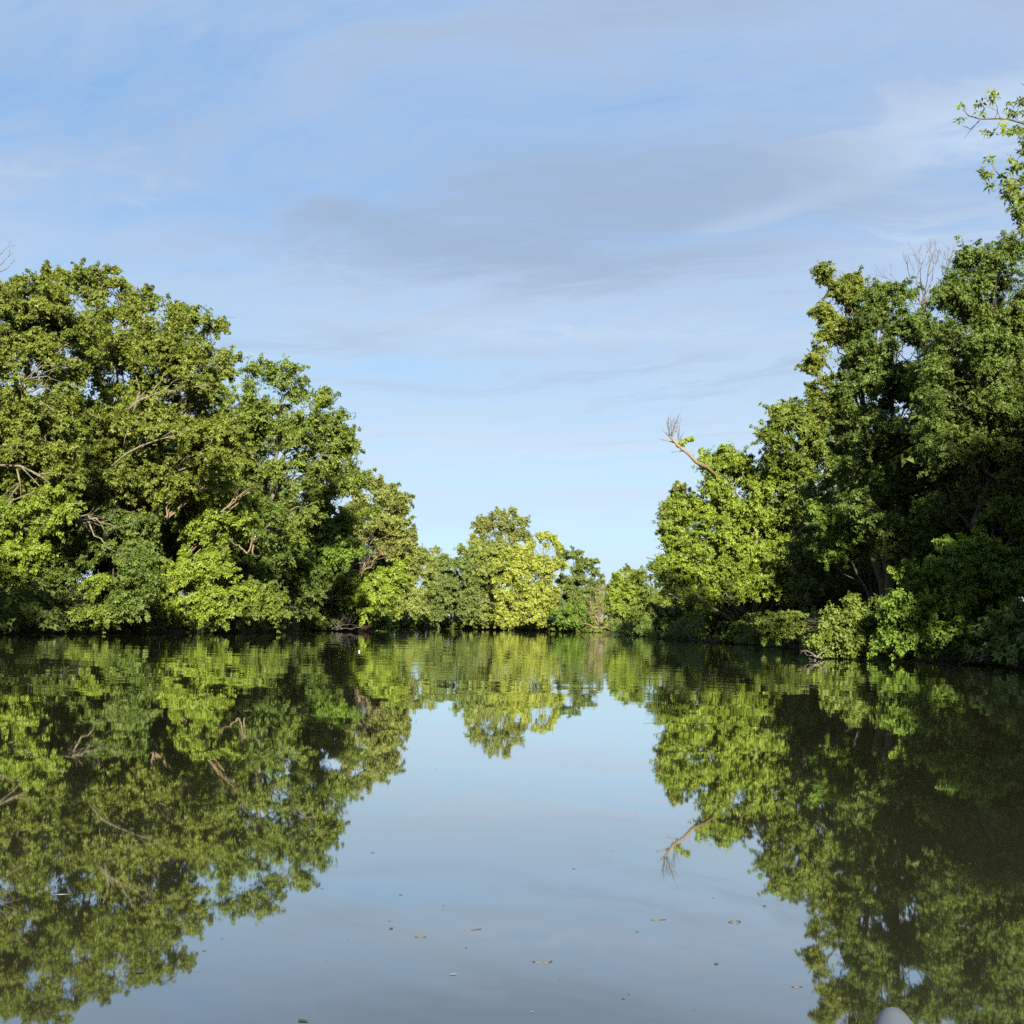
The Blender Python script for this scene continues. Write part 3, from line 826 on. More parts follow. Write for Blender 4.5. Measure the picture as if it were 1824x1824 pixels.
plant('big_bush', 'big rounded green bush spreading over the water at the right', 'bush', 36, 1700,
      [(1740, 985, 50, 30), (1690, 1005, 50, 32), (1640, 1040, 50, 34), (1770, 1030, 50, 40), (1700, 1060, 70, 45), (1620, 1090, 50, 35), (1770, 1100, 50, 40), (1690, 1120, 70, 32), (1610, 1140, 45, 22), (1750, 1150, 55, 20),
       (1675, 985, 26, 18)],
      'fresh', 'grey', stems=8, rc_px=19, leaf_px=6.8, cover=1.1, big=True, trunk=0.06, crown='foliage', jitter=0.5)
plant('waterside_bush', 'mid green pointed bush in front of the broken stump at the water', 'bush', 38, 1510,
      [(1505, 1080, 16, 18), (1490, 1105, 26, 18), (1520, 1110, 26, 20), (1470, 1130, 26, 14), (1500, 1140, 40, 18), (1540, 1145, 34, 18), (1490, 1162, 36, 10), (1545, 1165, 34, 9), (1565, 1090, 18, 14), (1585, 1120, 34, 22), (1600, 1155, 34, 14), (1460, 1150, 24, 10), (1548, 1112, 24, 18)],
      'green', 'grey', stems=6, rc_px=14, leaf_px=6.8, cover=1.1, big=True, trunk=0.04, crown='foliage', jitter=0.5)
plant('edge_bush', 'tall leafy bush behind the big rounded bush at the right edge', 'bush', 40, 1800,
      [(1790, 915, 40, 28), (1830, 930, 40, 40), (1770, 950, 40, 26), (1820, 1000, 40, 50)], 'green', 'dark', stems=4, rc_px=18, leaf_px=6, crown='foliage')
plant('edge_bush', 'dark bush at the waterline in the bottom corner of the right bank', 'bush', 33, 1850,
      [(1840, 1060, 50, 40), (1850, 1120, 50, 35), (1820, 1140, 36, 24)], 'dusk', 'dark', stems=4, rc_px=20, leaf_px=6, crown='foliage')
plant('shaded_bush', 'small brighter bush between the sunlit tree and the pointed bush at the water', 'bush', 50, 1400,
      [(1395, 1105, 26, 14), (1370, 1118, 20, 12), (1415, 1122, 26, 12), (1385, 1132, 26, 8)], 'green', 'dark', stems=4, rc_px=12, trunk=0.04, crown='foliage')
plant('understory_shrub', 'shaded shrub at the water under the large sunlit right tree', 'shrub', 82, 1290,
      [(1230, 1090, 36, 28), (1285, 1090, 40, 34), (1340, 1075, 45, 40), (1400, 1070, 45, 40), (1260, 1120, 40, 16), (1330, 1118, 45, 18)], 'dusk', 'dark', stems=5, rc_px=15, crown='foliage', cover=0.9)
plant('background_tree', 'dark leafy tree filling the gap behind the bush with bare tan branches', 'tree', 108, 600,
      [(600, 985, 50, 40), (650, 985, 45, 40), (560, 1010, 50, 50), (625, 1030, 55, 40), (690, 1010, 34, 40), (680, 1060, 40, 40), (600, 1080, 60, 30)], 'deep', 'dark', rc_px=13)
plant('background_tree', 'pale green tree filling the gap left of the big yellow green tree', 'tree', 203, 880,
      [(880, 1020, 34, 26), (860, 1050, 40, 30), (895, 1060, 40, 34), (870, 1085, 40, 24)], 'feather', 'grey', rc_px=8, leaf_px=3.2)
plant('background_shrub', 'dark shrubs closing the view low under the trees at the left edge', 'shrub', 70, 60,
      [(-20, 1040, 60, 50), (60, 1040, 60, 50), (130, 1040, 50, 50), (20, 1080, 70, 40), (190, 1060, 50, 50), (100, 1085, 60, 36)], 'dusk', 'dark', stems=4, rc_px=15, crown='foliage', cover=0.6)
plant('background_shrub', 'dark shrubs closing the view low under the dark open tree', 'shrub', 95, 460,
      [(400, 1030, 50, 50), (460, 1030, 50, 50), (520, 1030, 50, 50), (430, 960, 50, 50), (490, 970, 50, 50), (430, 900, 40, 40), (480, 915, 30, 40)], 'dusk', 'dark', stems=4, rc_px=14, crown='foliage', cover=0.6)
plant('understory_shrub', 'dark shrub at the water at the far end of the right bank', 'shrub', 104, 1205,
      [(1195, 1100, 26, 22), (1220, 1110, 26, 20), (1175, 1115, 20, 14)], 'dusk', 'dark', stems=4, rc_px=11, crown='foliage')

# ------------------------------------------------------------------ the wood behind the banks: three kinds, copied


def kind_of_tree(h, spread, leaf, bark, name, label, group):
    root = tag(empty(name, (0, 0, 0)), label, 'tree', group)
    shapes = []
    for i in range(9):
        a = i * 2.4
        q = (i + 0.5) / 9
        rr = spread * (0.55 + 0.45 * math.sin(math.pi * (0.25 + 0.7 * q)))
        off = rr * (0.55 if i < 8 else 0.0)
        shapes.append((np.array([math.cos(a) * off, math.sin(a) * off, h * (0.30 + 0.60 * q)]), np.array([rr * 0.62, rr * 0.62, h * 0.16])))
    grow(root, np.zeros(3), shapes, 0.62, 0.26, leaf, bark, cover=0.75, ns=15, m=6, twigs=2, sprays=0.2, tufts=1)
    return root


def copy_thing(o):
    c = o.copy()
    COL.objects.link(c)
    for ch in o.children:
        d = ch.copy()
        COL.objects.link(d)
        d.parent = c
    return c


def scatter(protos, spots):
    used = set()
    for i, (x, y, sc) in enumerate(spots):
        p = protos[i % len(protos)]
        o = p if id(p) not in used else copy_thing(p)
        used.add(id(p))
        o.location = (x, y, ground_z(x, y) - 0.15)
        o.rotation_euler = (0, 0, rng.uniform(0, 6.28))
        o.scale = (sc * rng.uniform(0.9, 1.15), sc * rng.uniform(0.9, 1.15), sc)


protos = [kind_of_tree(10, 3.6, 'deep', 'dark', 'woodland_tree', 'dim green tree of the wood behind the left bank', 'wood behind the left bank') for k in range(2)]
spots = []
for y in np.arange(50, 122, 7.5):
    for row in range(2):
        x = shore(y)[0] - 6.5 - row * 6.5 + rng.normal(0, 1.0)
        spots.append((x, y + rng.normal(0, 1.2), np.interp(y, [45, 58, 75, 110, 120], [1.0, 1.15, 1.4, 1.1, 0.8]) * rng.uniform(0.85, 1.1)))
scatter(protos, spots)
protos = [kind_of_tree(10, 3.6, 'dusk', 'dark', 'woodland_tree', 'dim green tree of the wood behind the right bank', 'wood behind the right bank') for k in range(2)]
spots = []
for y in np.arange(38, 150, 7.5):
    for row in range(2):
        x = shore(y)[1] + 7.0 + row * 6.5 + rng.normal(0, 1.0)
        spots.append((x, y + rng.normal(0, 1.2), np.interp(y, [40, 60, 85, 120], [1.5, 1.4, 1.15, 0.7]) * rng.uniform(0.85, 1.1)))
scatter(protos, spots)
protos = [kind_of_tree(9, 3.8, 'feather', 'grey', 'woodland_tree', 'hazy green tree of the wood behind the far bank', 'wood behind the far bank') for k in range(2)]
spots = []
for x in np.arange(-34, 36, 5.5):
    for row in range(2):
        spots.append((x + rng.normal(0, 1), 203 + row * 8 + rng.normal(0, 1.5), rng.uniform(0.62, 0.85)))
scatter(protos, spots)
# tall trees of the banks beside and behind the boat, which shade the near right bank
protos = [kind_of_tree(10, 4.2, 'green', 'grey', 'bankside_tree', 'tall green tree on the bank beside the boat', 'trees on the banks beside the boat')]
spots = [(x, y, s) for x, y, s in [(26.0, 26, 1.75), (24.5, 15, 2.0), (24, 5, 2.0), (31, 34, 2.0), (24, -2, 1.6), (23, -12, 1.6), (26, -24, 1.7), (24, -36, 1.7),
                                   (32, 22, 2.0), (32, 10, 2.0), (32, -6, 1.7), (-22.5, 20, 1.3), (-21.5, 12, 1.75), (-25, 12, 1.5), (-26, 0, 1.5)]]
scatter(protos, spots)

# ------------------------------------------------------------------ undergrowth along the waterline


def undergrowth(name, pts, leaf, h, Ls):
    C, O = [], []
    for x, y, out in pts:
        for k in range(3):
            C.append((x + rng.normal(0, 0.5) + out[0] * k * 0.4, y + rng.normal(0, 0.4) + out[1] * k * 0.4, max(0.3, ground_z(x, y) + rng.uniform(0.05, h))))
            O.append((-out[0], -out[1] - 0.3, 0.35))
    C = np.array(C)
    O = np.array(O)
    O /= np.linalg.norm(O, axis=1)[:, None]
    V, t = rosettes(C, O, rng.uniform(0.3, 0.75, len(C)), 13, 6, Ls * 1.2, Ls * 0.75, 0.25, 0.8, 0.5, 0.2, False)
    V, t = V[V[:, :, 2].min(axis=1) > 0.03], t[V[:, :, 2].min(axis=1) > 0.03]
    NLEAF[0] += len(V)
    tag(link_mesh(name, mesh_quads(name, V, t), LEAF[leaf], origin=(0, 0, 0)), kind='stuff')


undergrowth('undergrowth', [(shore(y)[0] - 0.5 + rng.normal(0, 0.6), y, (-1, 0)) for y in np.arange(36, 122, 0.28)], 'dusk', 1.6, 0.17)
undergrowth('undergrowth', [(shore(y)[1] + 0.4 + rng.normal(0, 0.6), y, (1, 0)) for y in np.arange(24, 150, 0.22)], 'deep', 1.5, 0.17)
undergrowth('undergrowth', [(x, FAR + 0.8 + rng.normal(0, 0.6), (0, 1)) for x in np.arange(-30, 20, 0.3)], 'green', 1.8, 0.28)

# ------------------------------------------------------------------ bare wood


def limb_px(root, pts, r, D):
    tb = Tubes()
    w = np.array([P(x, y, D) for x, y in pts])
    if len(w) == 2:
        w = wiggle_path(w[0], w[1], 5, 0.03, 0.05)
    tb.add(w, np.linspace(r, r * 0.45, len(w)) * 0.75 * D / F, 6)
    for k in range(3):
        i = rng.integers(1, len(w))
        d = w[-1] - w[0]
        tb.add(wiggle_path(w[i], w[i] + d * 0.45 + rng.normal(0, 0.25, 3) * np.linalg.norm(d), 4, 0, 0.05), np.linspace(r * 0.4, r * 0.15, 4) * D / F, 4)
    tb.build('branch', BARK['beige'], root)


ROOT = {o['label']: o for o in bpy.data.objects if 'label' in o}
big = ROOT['tallest spreading olive green tree of the left bank with pale crooked limbs']
edge = ROOT['broad olive green tree cut off by the left edge of the photo']
for pts, r in (([(228, 730), (250, 712), (270, 704)], 4.2), ([(238, 735), (243, 716), (249, 697)], 4.0), ([(200, 830), (225, 808), (252, 794), (285, 782), (318, 775)], 3.2), 
               ([(140, 666), (164, 657)], 1.8), ([(175, 677), (192, 683)], 1.8), ([(300, 700), (318, 690)], 1.5), ([(345, 690), (378, 686)], 1.5), ([(255, 735), (235, 760), (225, 772)], 2.0),
               ([(150, 868), (178, 870)], 2.0), ([(205, 595), (228, 570)], 1.3)):
    limb_px(big, pts, r, 52.6)
for pts, r in (([(42, 679), (58, 665), (74, 652)], 2.4), ([(44, 676), (64, 672), (85, 670)], 2.0), ([(99, 630), (123, 611)], 2.0), ([(49, 698), (82, 686)], 2.6),
               ([(-10, 800), (16, 800)], 2.4), ([(-20, 828), (36, 830), (68, 845), (90, 862)], 3.2), ([(30, 835), (36, 860), (22, 880), (5, 905)], 2.4), ([(72, 714), (100, 735)], 1.6), ([(0, 655), (22, 640)], 2.0)):
    limb_px(edge, pts, r, 46.0)
D = 79.0
snag = tag(empty('leaning_dead_trunk', P(1350, 1120, D + 7)), 'bare orange tan dead trunk leaning out of the large sunlit right tree against the sky', 'dead tree')
tb = Tubes()
px = [(1350, 1122), (1338, 1040), (1322, 960), (1300, 890), (1281, 853), (1269, 842), (1257, 832), (1240, 823), (1227, 809), (1208, 794), (1193, 777)]
tb.add([P(x, y, D + 7 - 11.0 * min(1, i / 7)) for i, (x, y) in enumerate(px)], np.array([6.5, 6, 5.5, 5, 4.0, 3.5, 3.9, 3.2, 2.8, 2.5, 1.7]) * D / F, 8)
tb.build('trunk', BARK['dead'], snag)
for pts, r in (([(1196, 780), (1186, 771), (1180, 764)], 1.6), ([(1203, 789), (1190, 785), (1178, 783)], 1.3), ([(1219, 803), (1206, 804), (1196, 806)], 1.1),
               ([(1262, 836), (1259, 828), (1257, 822)], 1.5), ([(1234, 815), (1236, 808), (1233, 802)], 1.2)):
    tb = Tubes()
    tb.add([P(x, y, D - 3.8) for x, y in pts], np.linspace(r, r * 0.5, len(pts)) * D / F, 5)
    tb.build('broken_stub', BARK['dead'], snag)
tb = Tubes()
for x0, y0, x1, y1, n in ((1194, 778, 1203, 738, 5), (1196, 780, 1210, 750, 4), (1211, 795, 1217, 760, 4), (1192, 775, 1196, 745, 3)):
    a, b = P(x0, y0, D - 3.9), P(x1, y1, D - 3.9)
    for k in range(n):
        e = b + rng.normal(0, 0.22, 3)
        p = wiggle_path(a, e, 5, 0, 0.03)
        tb.add(p, np.linspace(0.022, 0.008, 5), 3)
        for q in range(3):
            tb.add(wiggle_path(p[1 + q], p[1 + q] + (b - a) * 0.3 + rng.normal(0, 0.18, 3), 3, 0, 0.03), [0.010, 0.008, 0.006], 3)
tb.build('twigs', BARK['twig'], snag)['kind'] = 'stuff'
Vc = np.array([P(x, y, D - 3.8) for x, y in ((1214, 790), (1222, 786), (1229, 782), (1211, 795))])
V, t = rosettes(Vc, np.tile([[0, -1, 0.3]], (4, 1)), np.array([0.25, 0.22, 0.2, 0.2]), 10, 6, 0.2, 0.12)
link_mesh('foliage', mesh_quads('foliage', V, t), LEAF['lime'], snag)

D = 50.0
bare = tag(empty('bare_tree', P(1650, 1120, D)), 'leafless grey tree whose bare twigs stand above the dark right trees', 'bare tree')
tb = Tubes()
fp = P(1646, 545, D)
tb.add(wiggle_path(P(1650, 1120, D), fp, 8, 0, 0.01), np.linspace(0.15, 0.06, 8), 7)
tb.build('trunk', BARK['twig'], bare)
for x, y, L, r in ((1648, 525, 1.1, 0.035), (1625, 520, 1.0, 0.028), (1672, 515, 1.1, 0.028), (1608, 545, 0.9, 0.02), (1640, 500, 1.0, 0.03), (1690, 520, 0.9, 0.02), (1660, 500, 1.0, 0.026), (1632, 505, 1.0, 0.024), (1680, 500, 0.9, 0.022), (1615, 520, 0.9, 0.02)):
    tb = Tubes()
    st = fp + rng.normal(0, 0.12, 3)
    e = P(x, y, D)
    tb.add(wiggle_path(st, e, 5, 0, 0.03), np.linspace(r * 1.4, r, 5), 4)
    fork(tb, e, (e - st) / np.linalg.norm(e - st) + np.array([0, 0, 0.5]), L * 0.78, r * 0.95, 3, 0.42, 0.25, (2, 3), 3, 0.74)
    tb.build('branch', BARK['twig'], bare)

D = 52.0
b2 = tag(empty('bare_tree', P(-60, 1120, D)), 'leafless grey twigs reaching into the photo at the left edge above the olive trees', 'bare tree')
tb = Tubes()
fp = P(-25, 490, D)
tb.add(wiggle_path(P(-60, 1120, D), fp, 8, 0, 0.01), np.linspace(0.14, 0.05, 8), 7)
tb.build('trunk', BARK['twig'], b2)
for x, y in ((5, 468), (2, 452), (-20, 450), (10, 480)):
    tb = Tubes()
    e = P(x, y, D)
    tb.add(wiggle_path(fp, e, 5, 0, 0.04), np.linspace(0.035, 0.02, 5), 4)
    fork(tb, e, (e - fp) / np.linalg.norm(e - fp) + np.array([0.2, 0, 0.3]), 0.4, 0.016, 2, 0.4, 0.15, (2, 3), 3)
    tb.build('branch', BARK['twig'], b2)

D = 54.0
st = tag(empty('broken_stump', P(1572, 1130, D)), 'broken orange brown stump standing in the shade among the right bank shrubs', 'stump')
tb = Tubes()
tb.add([P(1582, 1130, D), P(1580, 1080, D), P(1572, 1035, D), P(1562, 1010, D), P(1552, 985, D)], np.array([10, 9, 8, 6.5, 4]) * D / F, 9)
tb.build('trunk', BARK['dead'], st)
tb = Tubes()
tb.add([P(1552, 988, D), P(1546, 972, D), P(1545, 962, D)], np.array([3, 1.8, 0.6]) * D / F, 5)
tb.build('broken_stub', BARK['dead'], st)
for i, (lab, pts, r) in enumerate((('slim pale sapling trunk rising just right of the broken stump', [(1582, 1130), (1574, 1010), (1562, 940), (1556, 880), (1552, 830)], 1.7),
                                   ('slim crooked sapling trunk rising left of the broken stump', [(1560, 1130), (1545, 980), (1528, 920), (1520, 870), (1512, 800)], 1.6),
                                   ('dim upright trunk with a swollen top in the dark wood right of the broken stump', [(1620, 1130), (1614, 960), (1606, 880), (1596, 800), (1602, 780)], 3.0))):
    root = tag(empty('sapling_trunk', P(*pts[0], D - 2 + i)), lab, 'trunk')
    tb = Tubes()
    tb.add([P(x, y, D - 2 + i) for x, y in pts], np.linspace(r, r * 0.55, len(pts)) * D / F, 7)
    tb.build('trunk', BARK['grey'], root)
    for k in range(5):
        tb = Tubes()
        q = pts[1 + k % 4]
        fork(tb, P(*q, D - 2 + i), (rng.normal(0, 0.6), rng.normal(0, 0.4), 0.8), 0.9, 0.03, 2, 0.5, 0.2, (2, 2), 3)
        tb.build('branch', BARK['grey'], root)


def brush(name, label, cat, D, base, tipspx, r, n, mat, leafy=None):
    root = tag(empty(name, P(base[0], base[1], D)), label, cat)
    for x, y in tipspx:
        tb = Tubes()
        a, b = P(base[0], base[1], D) + rng.normal(0, 0.2, 3) * [1, 1, 0.2], P(x, y, D + rng.uniform(-0.6, 0.6))
        p = wiggle_path(a, b, 7, 0.04, 0.04)
        tb.add(p, np.linspace(r, r * 0.4, 7), 5)
        for k in range(n):
            j = rng.integers(2, 7)
            fork(tb, p[j], (b - a) / np.linalg.norm(b - a) + rng.normal(0, 0.35, 3), np.linalg.norm(b - a) * 0.22, r * 0.38, 2, 0.35, 0.1, (2, 3), 3)
        tb.build('branch', BARK[mat], root)
    return root


brush('dead_brush', 'tan fan of dry leafless twigs beside the pale yellowish left tree', 'dead shrub', 91, (640, 1025),
      [(658, 970), (672, 965), (650, 985), (680, 985), (668, 995), (645, 1000)], 0.05, 7, 'brush')
brush('dead_brush', 'tan dry twigs sprouting from the middle of the bush with bare branches', 'dead shrub', 91, (585, 1075),
      [(575, 1010), (590, 1005), (600, 1030), (565, 1040), (610, 1050)], 0.04, 6, 'brush')
brush('dead_branch', 'pale tan dead limb with bare twigs at the top of the low light olive tree', 'dead branch', 55.5, (300, 925),
      [(303, 870), (320, 835), (362, 868), (340, 890)], 0.06, 5, 'dead')
brush('dead_branch', 'grey tan bare limb at the right side of the low light olive tree', 'dead branch', 55.5, (395, 915),
      [(435, 878), (445, 870), (425, 895)], 0.045, 4, 'dead')
brush('dead_branch', 'bare branching twigs arching beneath the low light olive tree', 'dead branch', 55, (445, 985),
      [(415, 968), (450, 960), (455, 955)], 0.045, 3, 'dead')
brush('dead_branch', 'pale bare limb crossing from the left edge boughs towards the tall olive tree', 'dead branch', 46, (118, 915),
      [(150, 940), (180, 930), (205, 938), (190, 975)], 0.05, 3, 'beige')
brush('dead_branch', 'tan drooping dead branch at the left side of the bright bush', 'dead branch', 53.5, (250, 1040),
      [(285, 1095), (270, 1060), (232, 1050), (240, 1030)], 0.04, 3, 'dead')
brush('dead_branch', 'pale fallen limb showing against the trees of the far bank', 'dead branch', 178, (872, 1075),
      [(835, 1065), (845, 1064)], 0.09, 2, 'beige')
brush('brush_pile', 'heap of dry brown brush at the water where the far bank meets the right bank', 'brush pile', 172, (1070, 1120),
      [(1050, 1070), (1060, 1062), (1075, 1055), (1088, 1070), (1095, 1090), (1100, 1112), (1040, 1110), (1065, 1080), (1058, 1095), (1082, 1085), (1048, 1090)], 0.11, 6, 'brush')
brush('fallen_branch', 'grey drift branch lying at the water in front of the pointed bush', 'fallen branch', 35, (1462, 1172),
      [(1436, 1158), (1445, 1180), (1470, 1160), (1440, 1168)], 0.035, 2, 'twig')
brush('fallen_branch', 'grey drift branch lying in the dark waterline below the big rounded bush', 'fallen branch', 33.5, (1745, 1178),
      [(1735, 1155), (1752, 1162), (1770, 1185), (1715, 1182), (1765, 1165)], 0.03, 2, 'twig')
brush('fallen_branch', 'pale twigs stranded in the dark bank at the left edge of the waterline', 'fallen branch', 46, (65, 1118),
      [(95, 1085), (40, 1100), (100, 1120), (30, 1115), (75, 1095)], 0.03, 2, 'twig')
brush('root_tangle', 'brown tangle of bare roots at the water under the bush with bare branches', 'roots', 90, (600, 1122),
      [(575, 1110), (585, 1100), (610, 1102), (625, 1112), (640, 1118), (595, 1106)], 0.022, 5, 'twig')
lg = tag(empty('log', P(640, 1124, 98)), 'orange rotten log end poking out of the water at the tip of the left bank', 'log')
tb = Tubes()
tb.add([P(636, 1128, 97.5), P(642, 1123, 98), P(649, 1119, 98.5), P(662, 1114, 100)], [0.10, 0.19, 0.20, 0.18], 9)
tb.build('trunk', BARK['rust'], lg)
tb = Tubes()
tb.add([P(647, 1121, 98.2), P(650, 1112, 98), P(651, 1106, 98)], [0.06, 0.04, 0.02], 5)
tb.build('broken_stub', BARK['rust'], lg)
lg = tag(empty('log', P(612, 1118, 96)), 'grey pole slanting from the water left of the orange log', 'log')
tb = Tubes()
tb.add([P(626, 1126, 96), P(612, 1112, 96), P(604, 1104, 96.5)], [0.06, 0.055, 0.04], 6)
tb.build('trunk', BARK['grey'], lg)

# ------------------------------------------------------------------ the near bough at the top right: every leaf rosette is a part
D = 26.0
near = tag(empty('near_tree', P(1990, 1250, D)), 'near tree whose leafy bough hangs into the sky at the top right', 'tree')
near.location.z = ground_z(near.location.x, near.location.y) - 0.1
tb = Tubes()
tb.add(wiggle_path(np.array(near.location), P(1950, 60, D), 9, 0, 0.01), np.linspace(0.26, 0.09, 9), 9)
tb.build('trunk', BARK['grey'], near)
for pts, r in (([(1955, 320), (1890, 255), (1824, 220), (1800, 213), (1782, 211), (1747, 212), (1725, 206), (1715, 194)], 2.6), ([(1747, 212), (1730, 230), (1724, 238), (1717, 247)], 1.1),
               ([(1730, 230), (1721, 226), (1712, 224)], 0.7), ([(1773, 211), (1777, 200), (1776, 190), (1769, 176)], 0.9), ([(1782, 211), (1776, 197), (1760, 190), (1750, 192)], 0.7),
               ([(1812, 216), (1812, 200), (1815, 186), (1824, 178)], 0.9), ([(1830, 222), (1822, 236), (1800, 240), (1790, 239)], 0.9), ([(1784, 213), (1776, 228), (1769, 237), (1756, 237)], 0.7),
               ([(1955, 420), (1880, 345), (1824, 320), (1800, 318), (1778, 310), (1765, 290)], 2.2), ([(1800, 318), (1784, 330), (1770, 342), (1758, 330), (1750, 325)], 0.8),
               ([(1830, 330), (1810, 345), (1790, 348), (1772, 352)], 0.6), ([(1960, 480), (1890, 400), (1840, 385), (1812, 375)], 1.8), ([(1955, 470), (1880, 430), (1824, 424), (1800, 430), (1776, 436)], 1.3),
               ([(1824, 410), (1806, 418), (1790, 416)], 0.5), ([(1955, 300), (1900, 180), (1840, 160), (1824, 152), (1819, 148)], 1.4), ([(1860, 345), (1830, 300), (1805, 290), (1797, 286)], 0.9)):
    tb = Tubes()
    tb.add([P(x, y, D + 0.15 * math.sin(i * 1.7)) for i, (x, y) in enumerate(pts)], np.linspace(r, max(0.35, r * 0.3), len(pts)) * D / F, 6)
    tb.build('branch', BARK['grey'], near)
spots = [(1712, 190), (1711, 213), (1766, 167), (1761, 181), (1743, 187), (1747, 204), (1800, 187), (1792, 202), (1804, 204), (1816, 180), (1821, 202), (1784, 222), (1754, 237),
         (1768, 239), (1790, 238), (1804, 236), (1812, 229), (1763, 282), (1795, 284), (1748, 306), (1763, 311), (1783, 319), (1799, 304), (1813, 299), (1761, 332), (1820, 180), (1824, 235), (1772, 170), (1755, 312)]
for yy in range(330, 412, 9):
    for k in range(4):
        spots.append((rng.uniform(1786 + (yy - 330) * 0.35, 1832), yy + rng.normal(0, 4)))
for yy in range(240, 330, 11):
    for k in range(2):
        spots.append((rng.uniform(1812, 1840), yy + rng.normal(0, 5)))
spots += [(1809, 436), (1818, 440), (1802, 441), (1826, 420)]
for x, y in spots:
    c = P(x, y, D + rng.normal(0, 0.35))
    d = np.array([rng.normal(-0.1, 0.4), -0.9 + rng.normal(0, 0.3), 0.35 + rng.normal(0, 0.35)])
    n = 2
    V, t = rosettes(np.tile(c, (n, 1)), np.tile(d / np.linalg.norm(d), (n, 1)), np.full(n, 0.07), 2, 5, 0.14, 0.058, 0.3, 0.8, 0.6)
    link_mesh('leaf_cluster', mesh_quads('leaf_cluster', V, t), LEAF['green'], near)
shapes = [lobe_world((cx, cy_, 60, 60), D, 1.2) for cx, cy_ in ((1935, 170), (1930, 290), (1920, 400), (1985, 240), (1985, 360), (1930, 490), (1990, 500))]
Cs, Os, Rs = zip(*[clumps_in(c, r, 0.40, 0.6) for c, r in shapes])
V, t = rosettes(np.concatenate(Cs), np.concatenate(Os), np.concatenate(Rs), 14, 6, 0.15, 0.07)
link_mesh('crown', mesh_quads('crown', V, t), LEAF['green'], near)

# ------------------------------------------------------------------ kayak whose bow tip shows at the lower right


def plain_mat(name, col, rough=0.4, bump=0.0):
    m = bpy.data.materials.new(name)
    m.use_nodes = True
    T = NT(m.node_tree)
    tc = T.node('ShaderNodeTexCoord')
    n = T.noise(tc.outputs['Object'], 40, 5, 0.6)
    c = T.mix(T.math('MULTIPLY', n, 0.5), col, tuple(v * 0.75 for v in col))
    pr = T.node('ShaderNodeBsdfPrincipled', {'Base Color': c, 'Roughness': rough})
    if bump:
        bp = T.node('ShaderNodeBump', {'Height': n, 'Strength': bump, 'Distance': 0.002})
        T.l.new(bp.outputs[0], pr.inputs['Normal'])
    out = T.node('ShaderNodeOutputMaterial')
    T.l.new(pr.outputs[0], out.inputs[0])
    return m


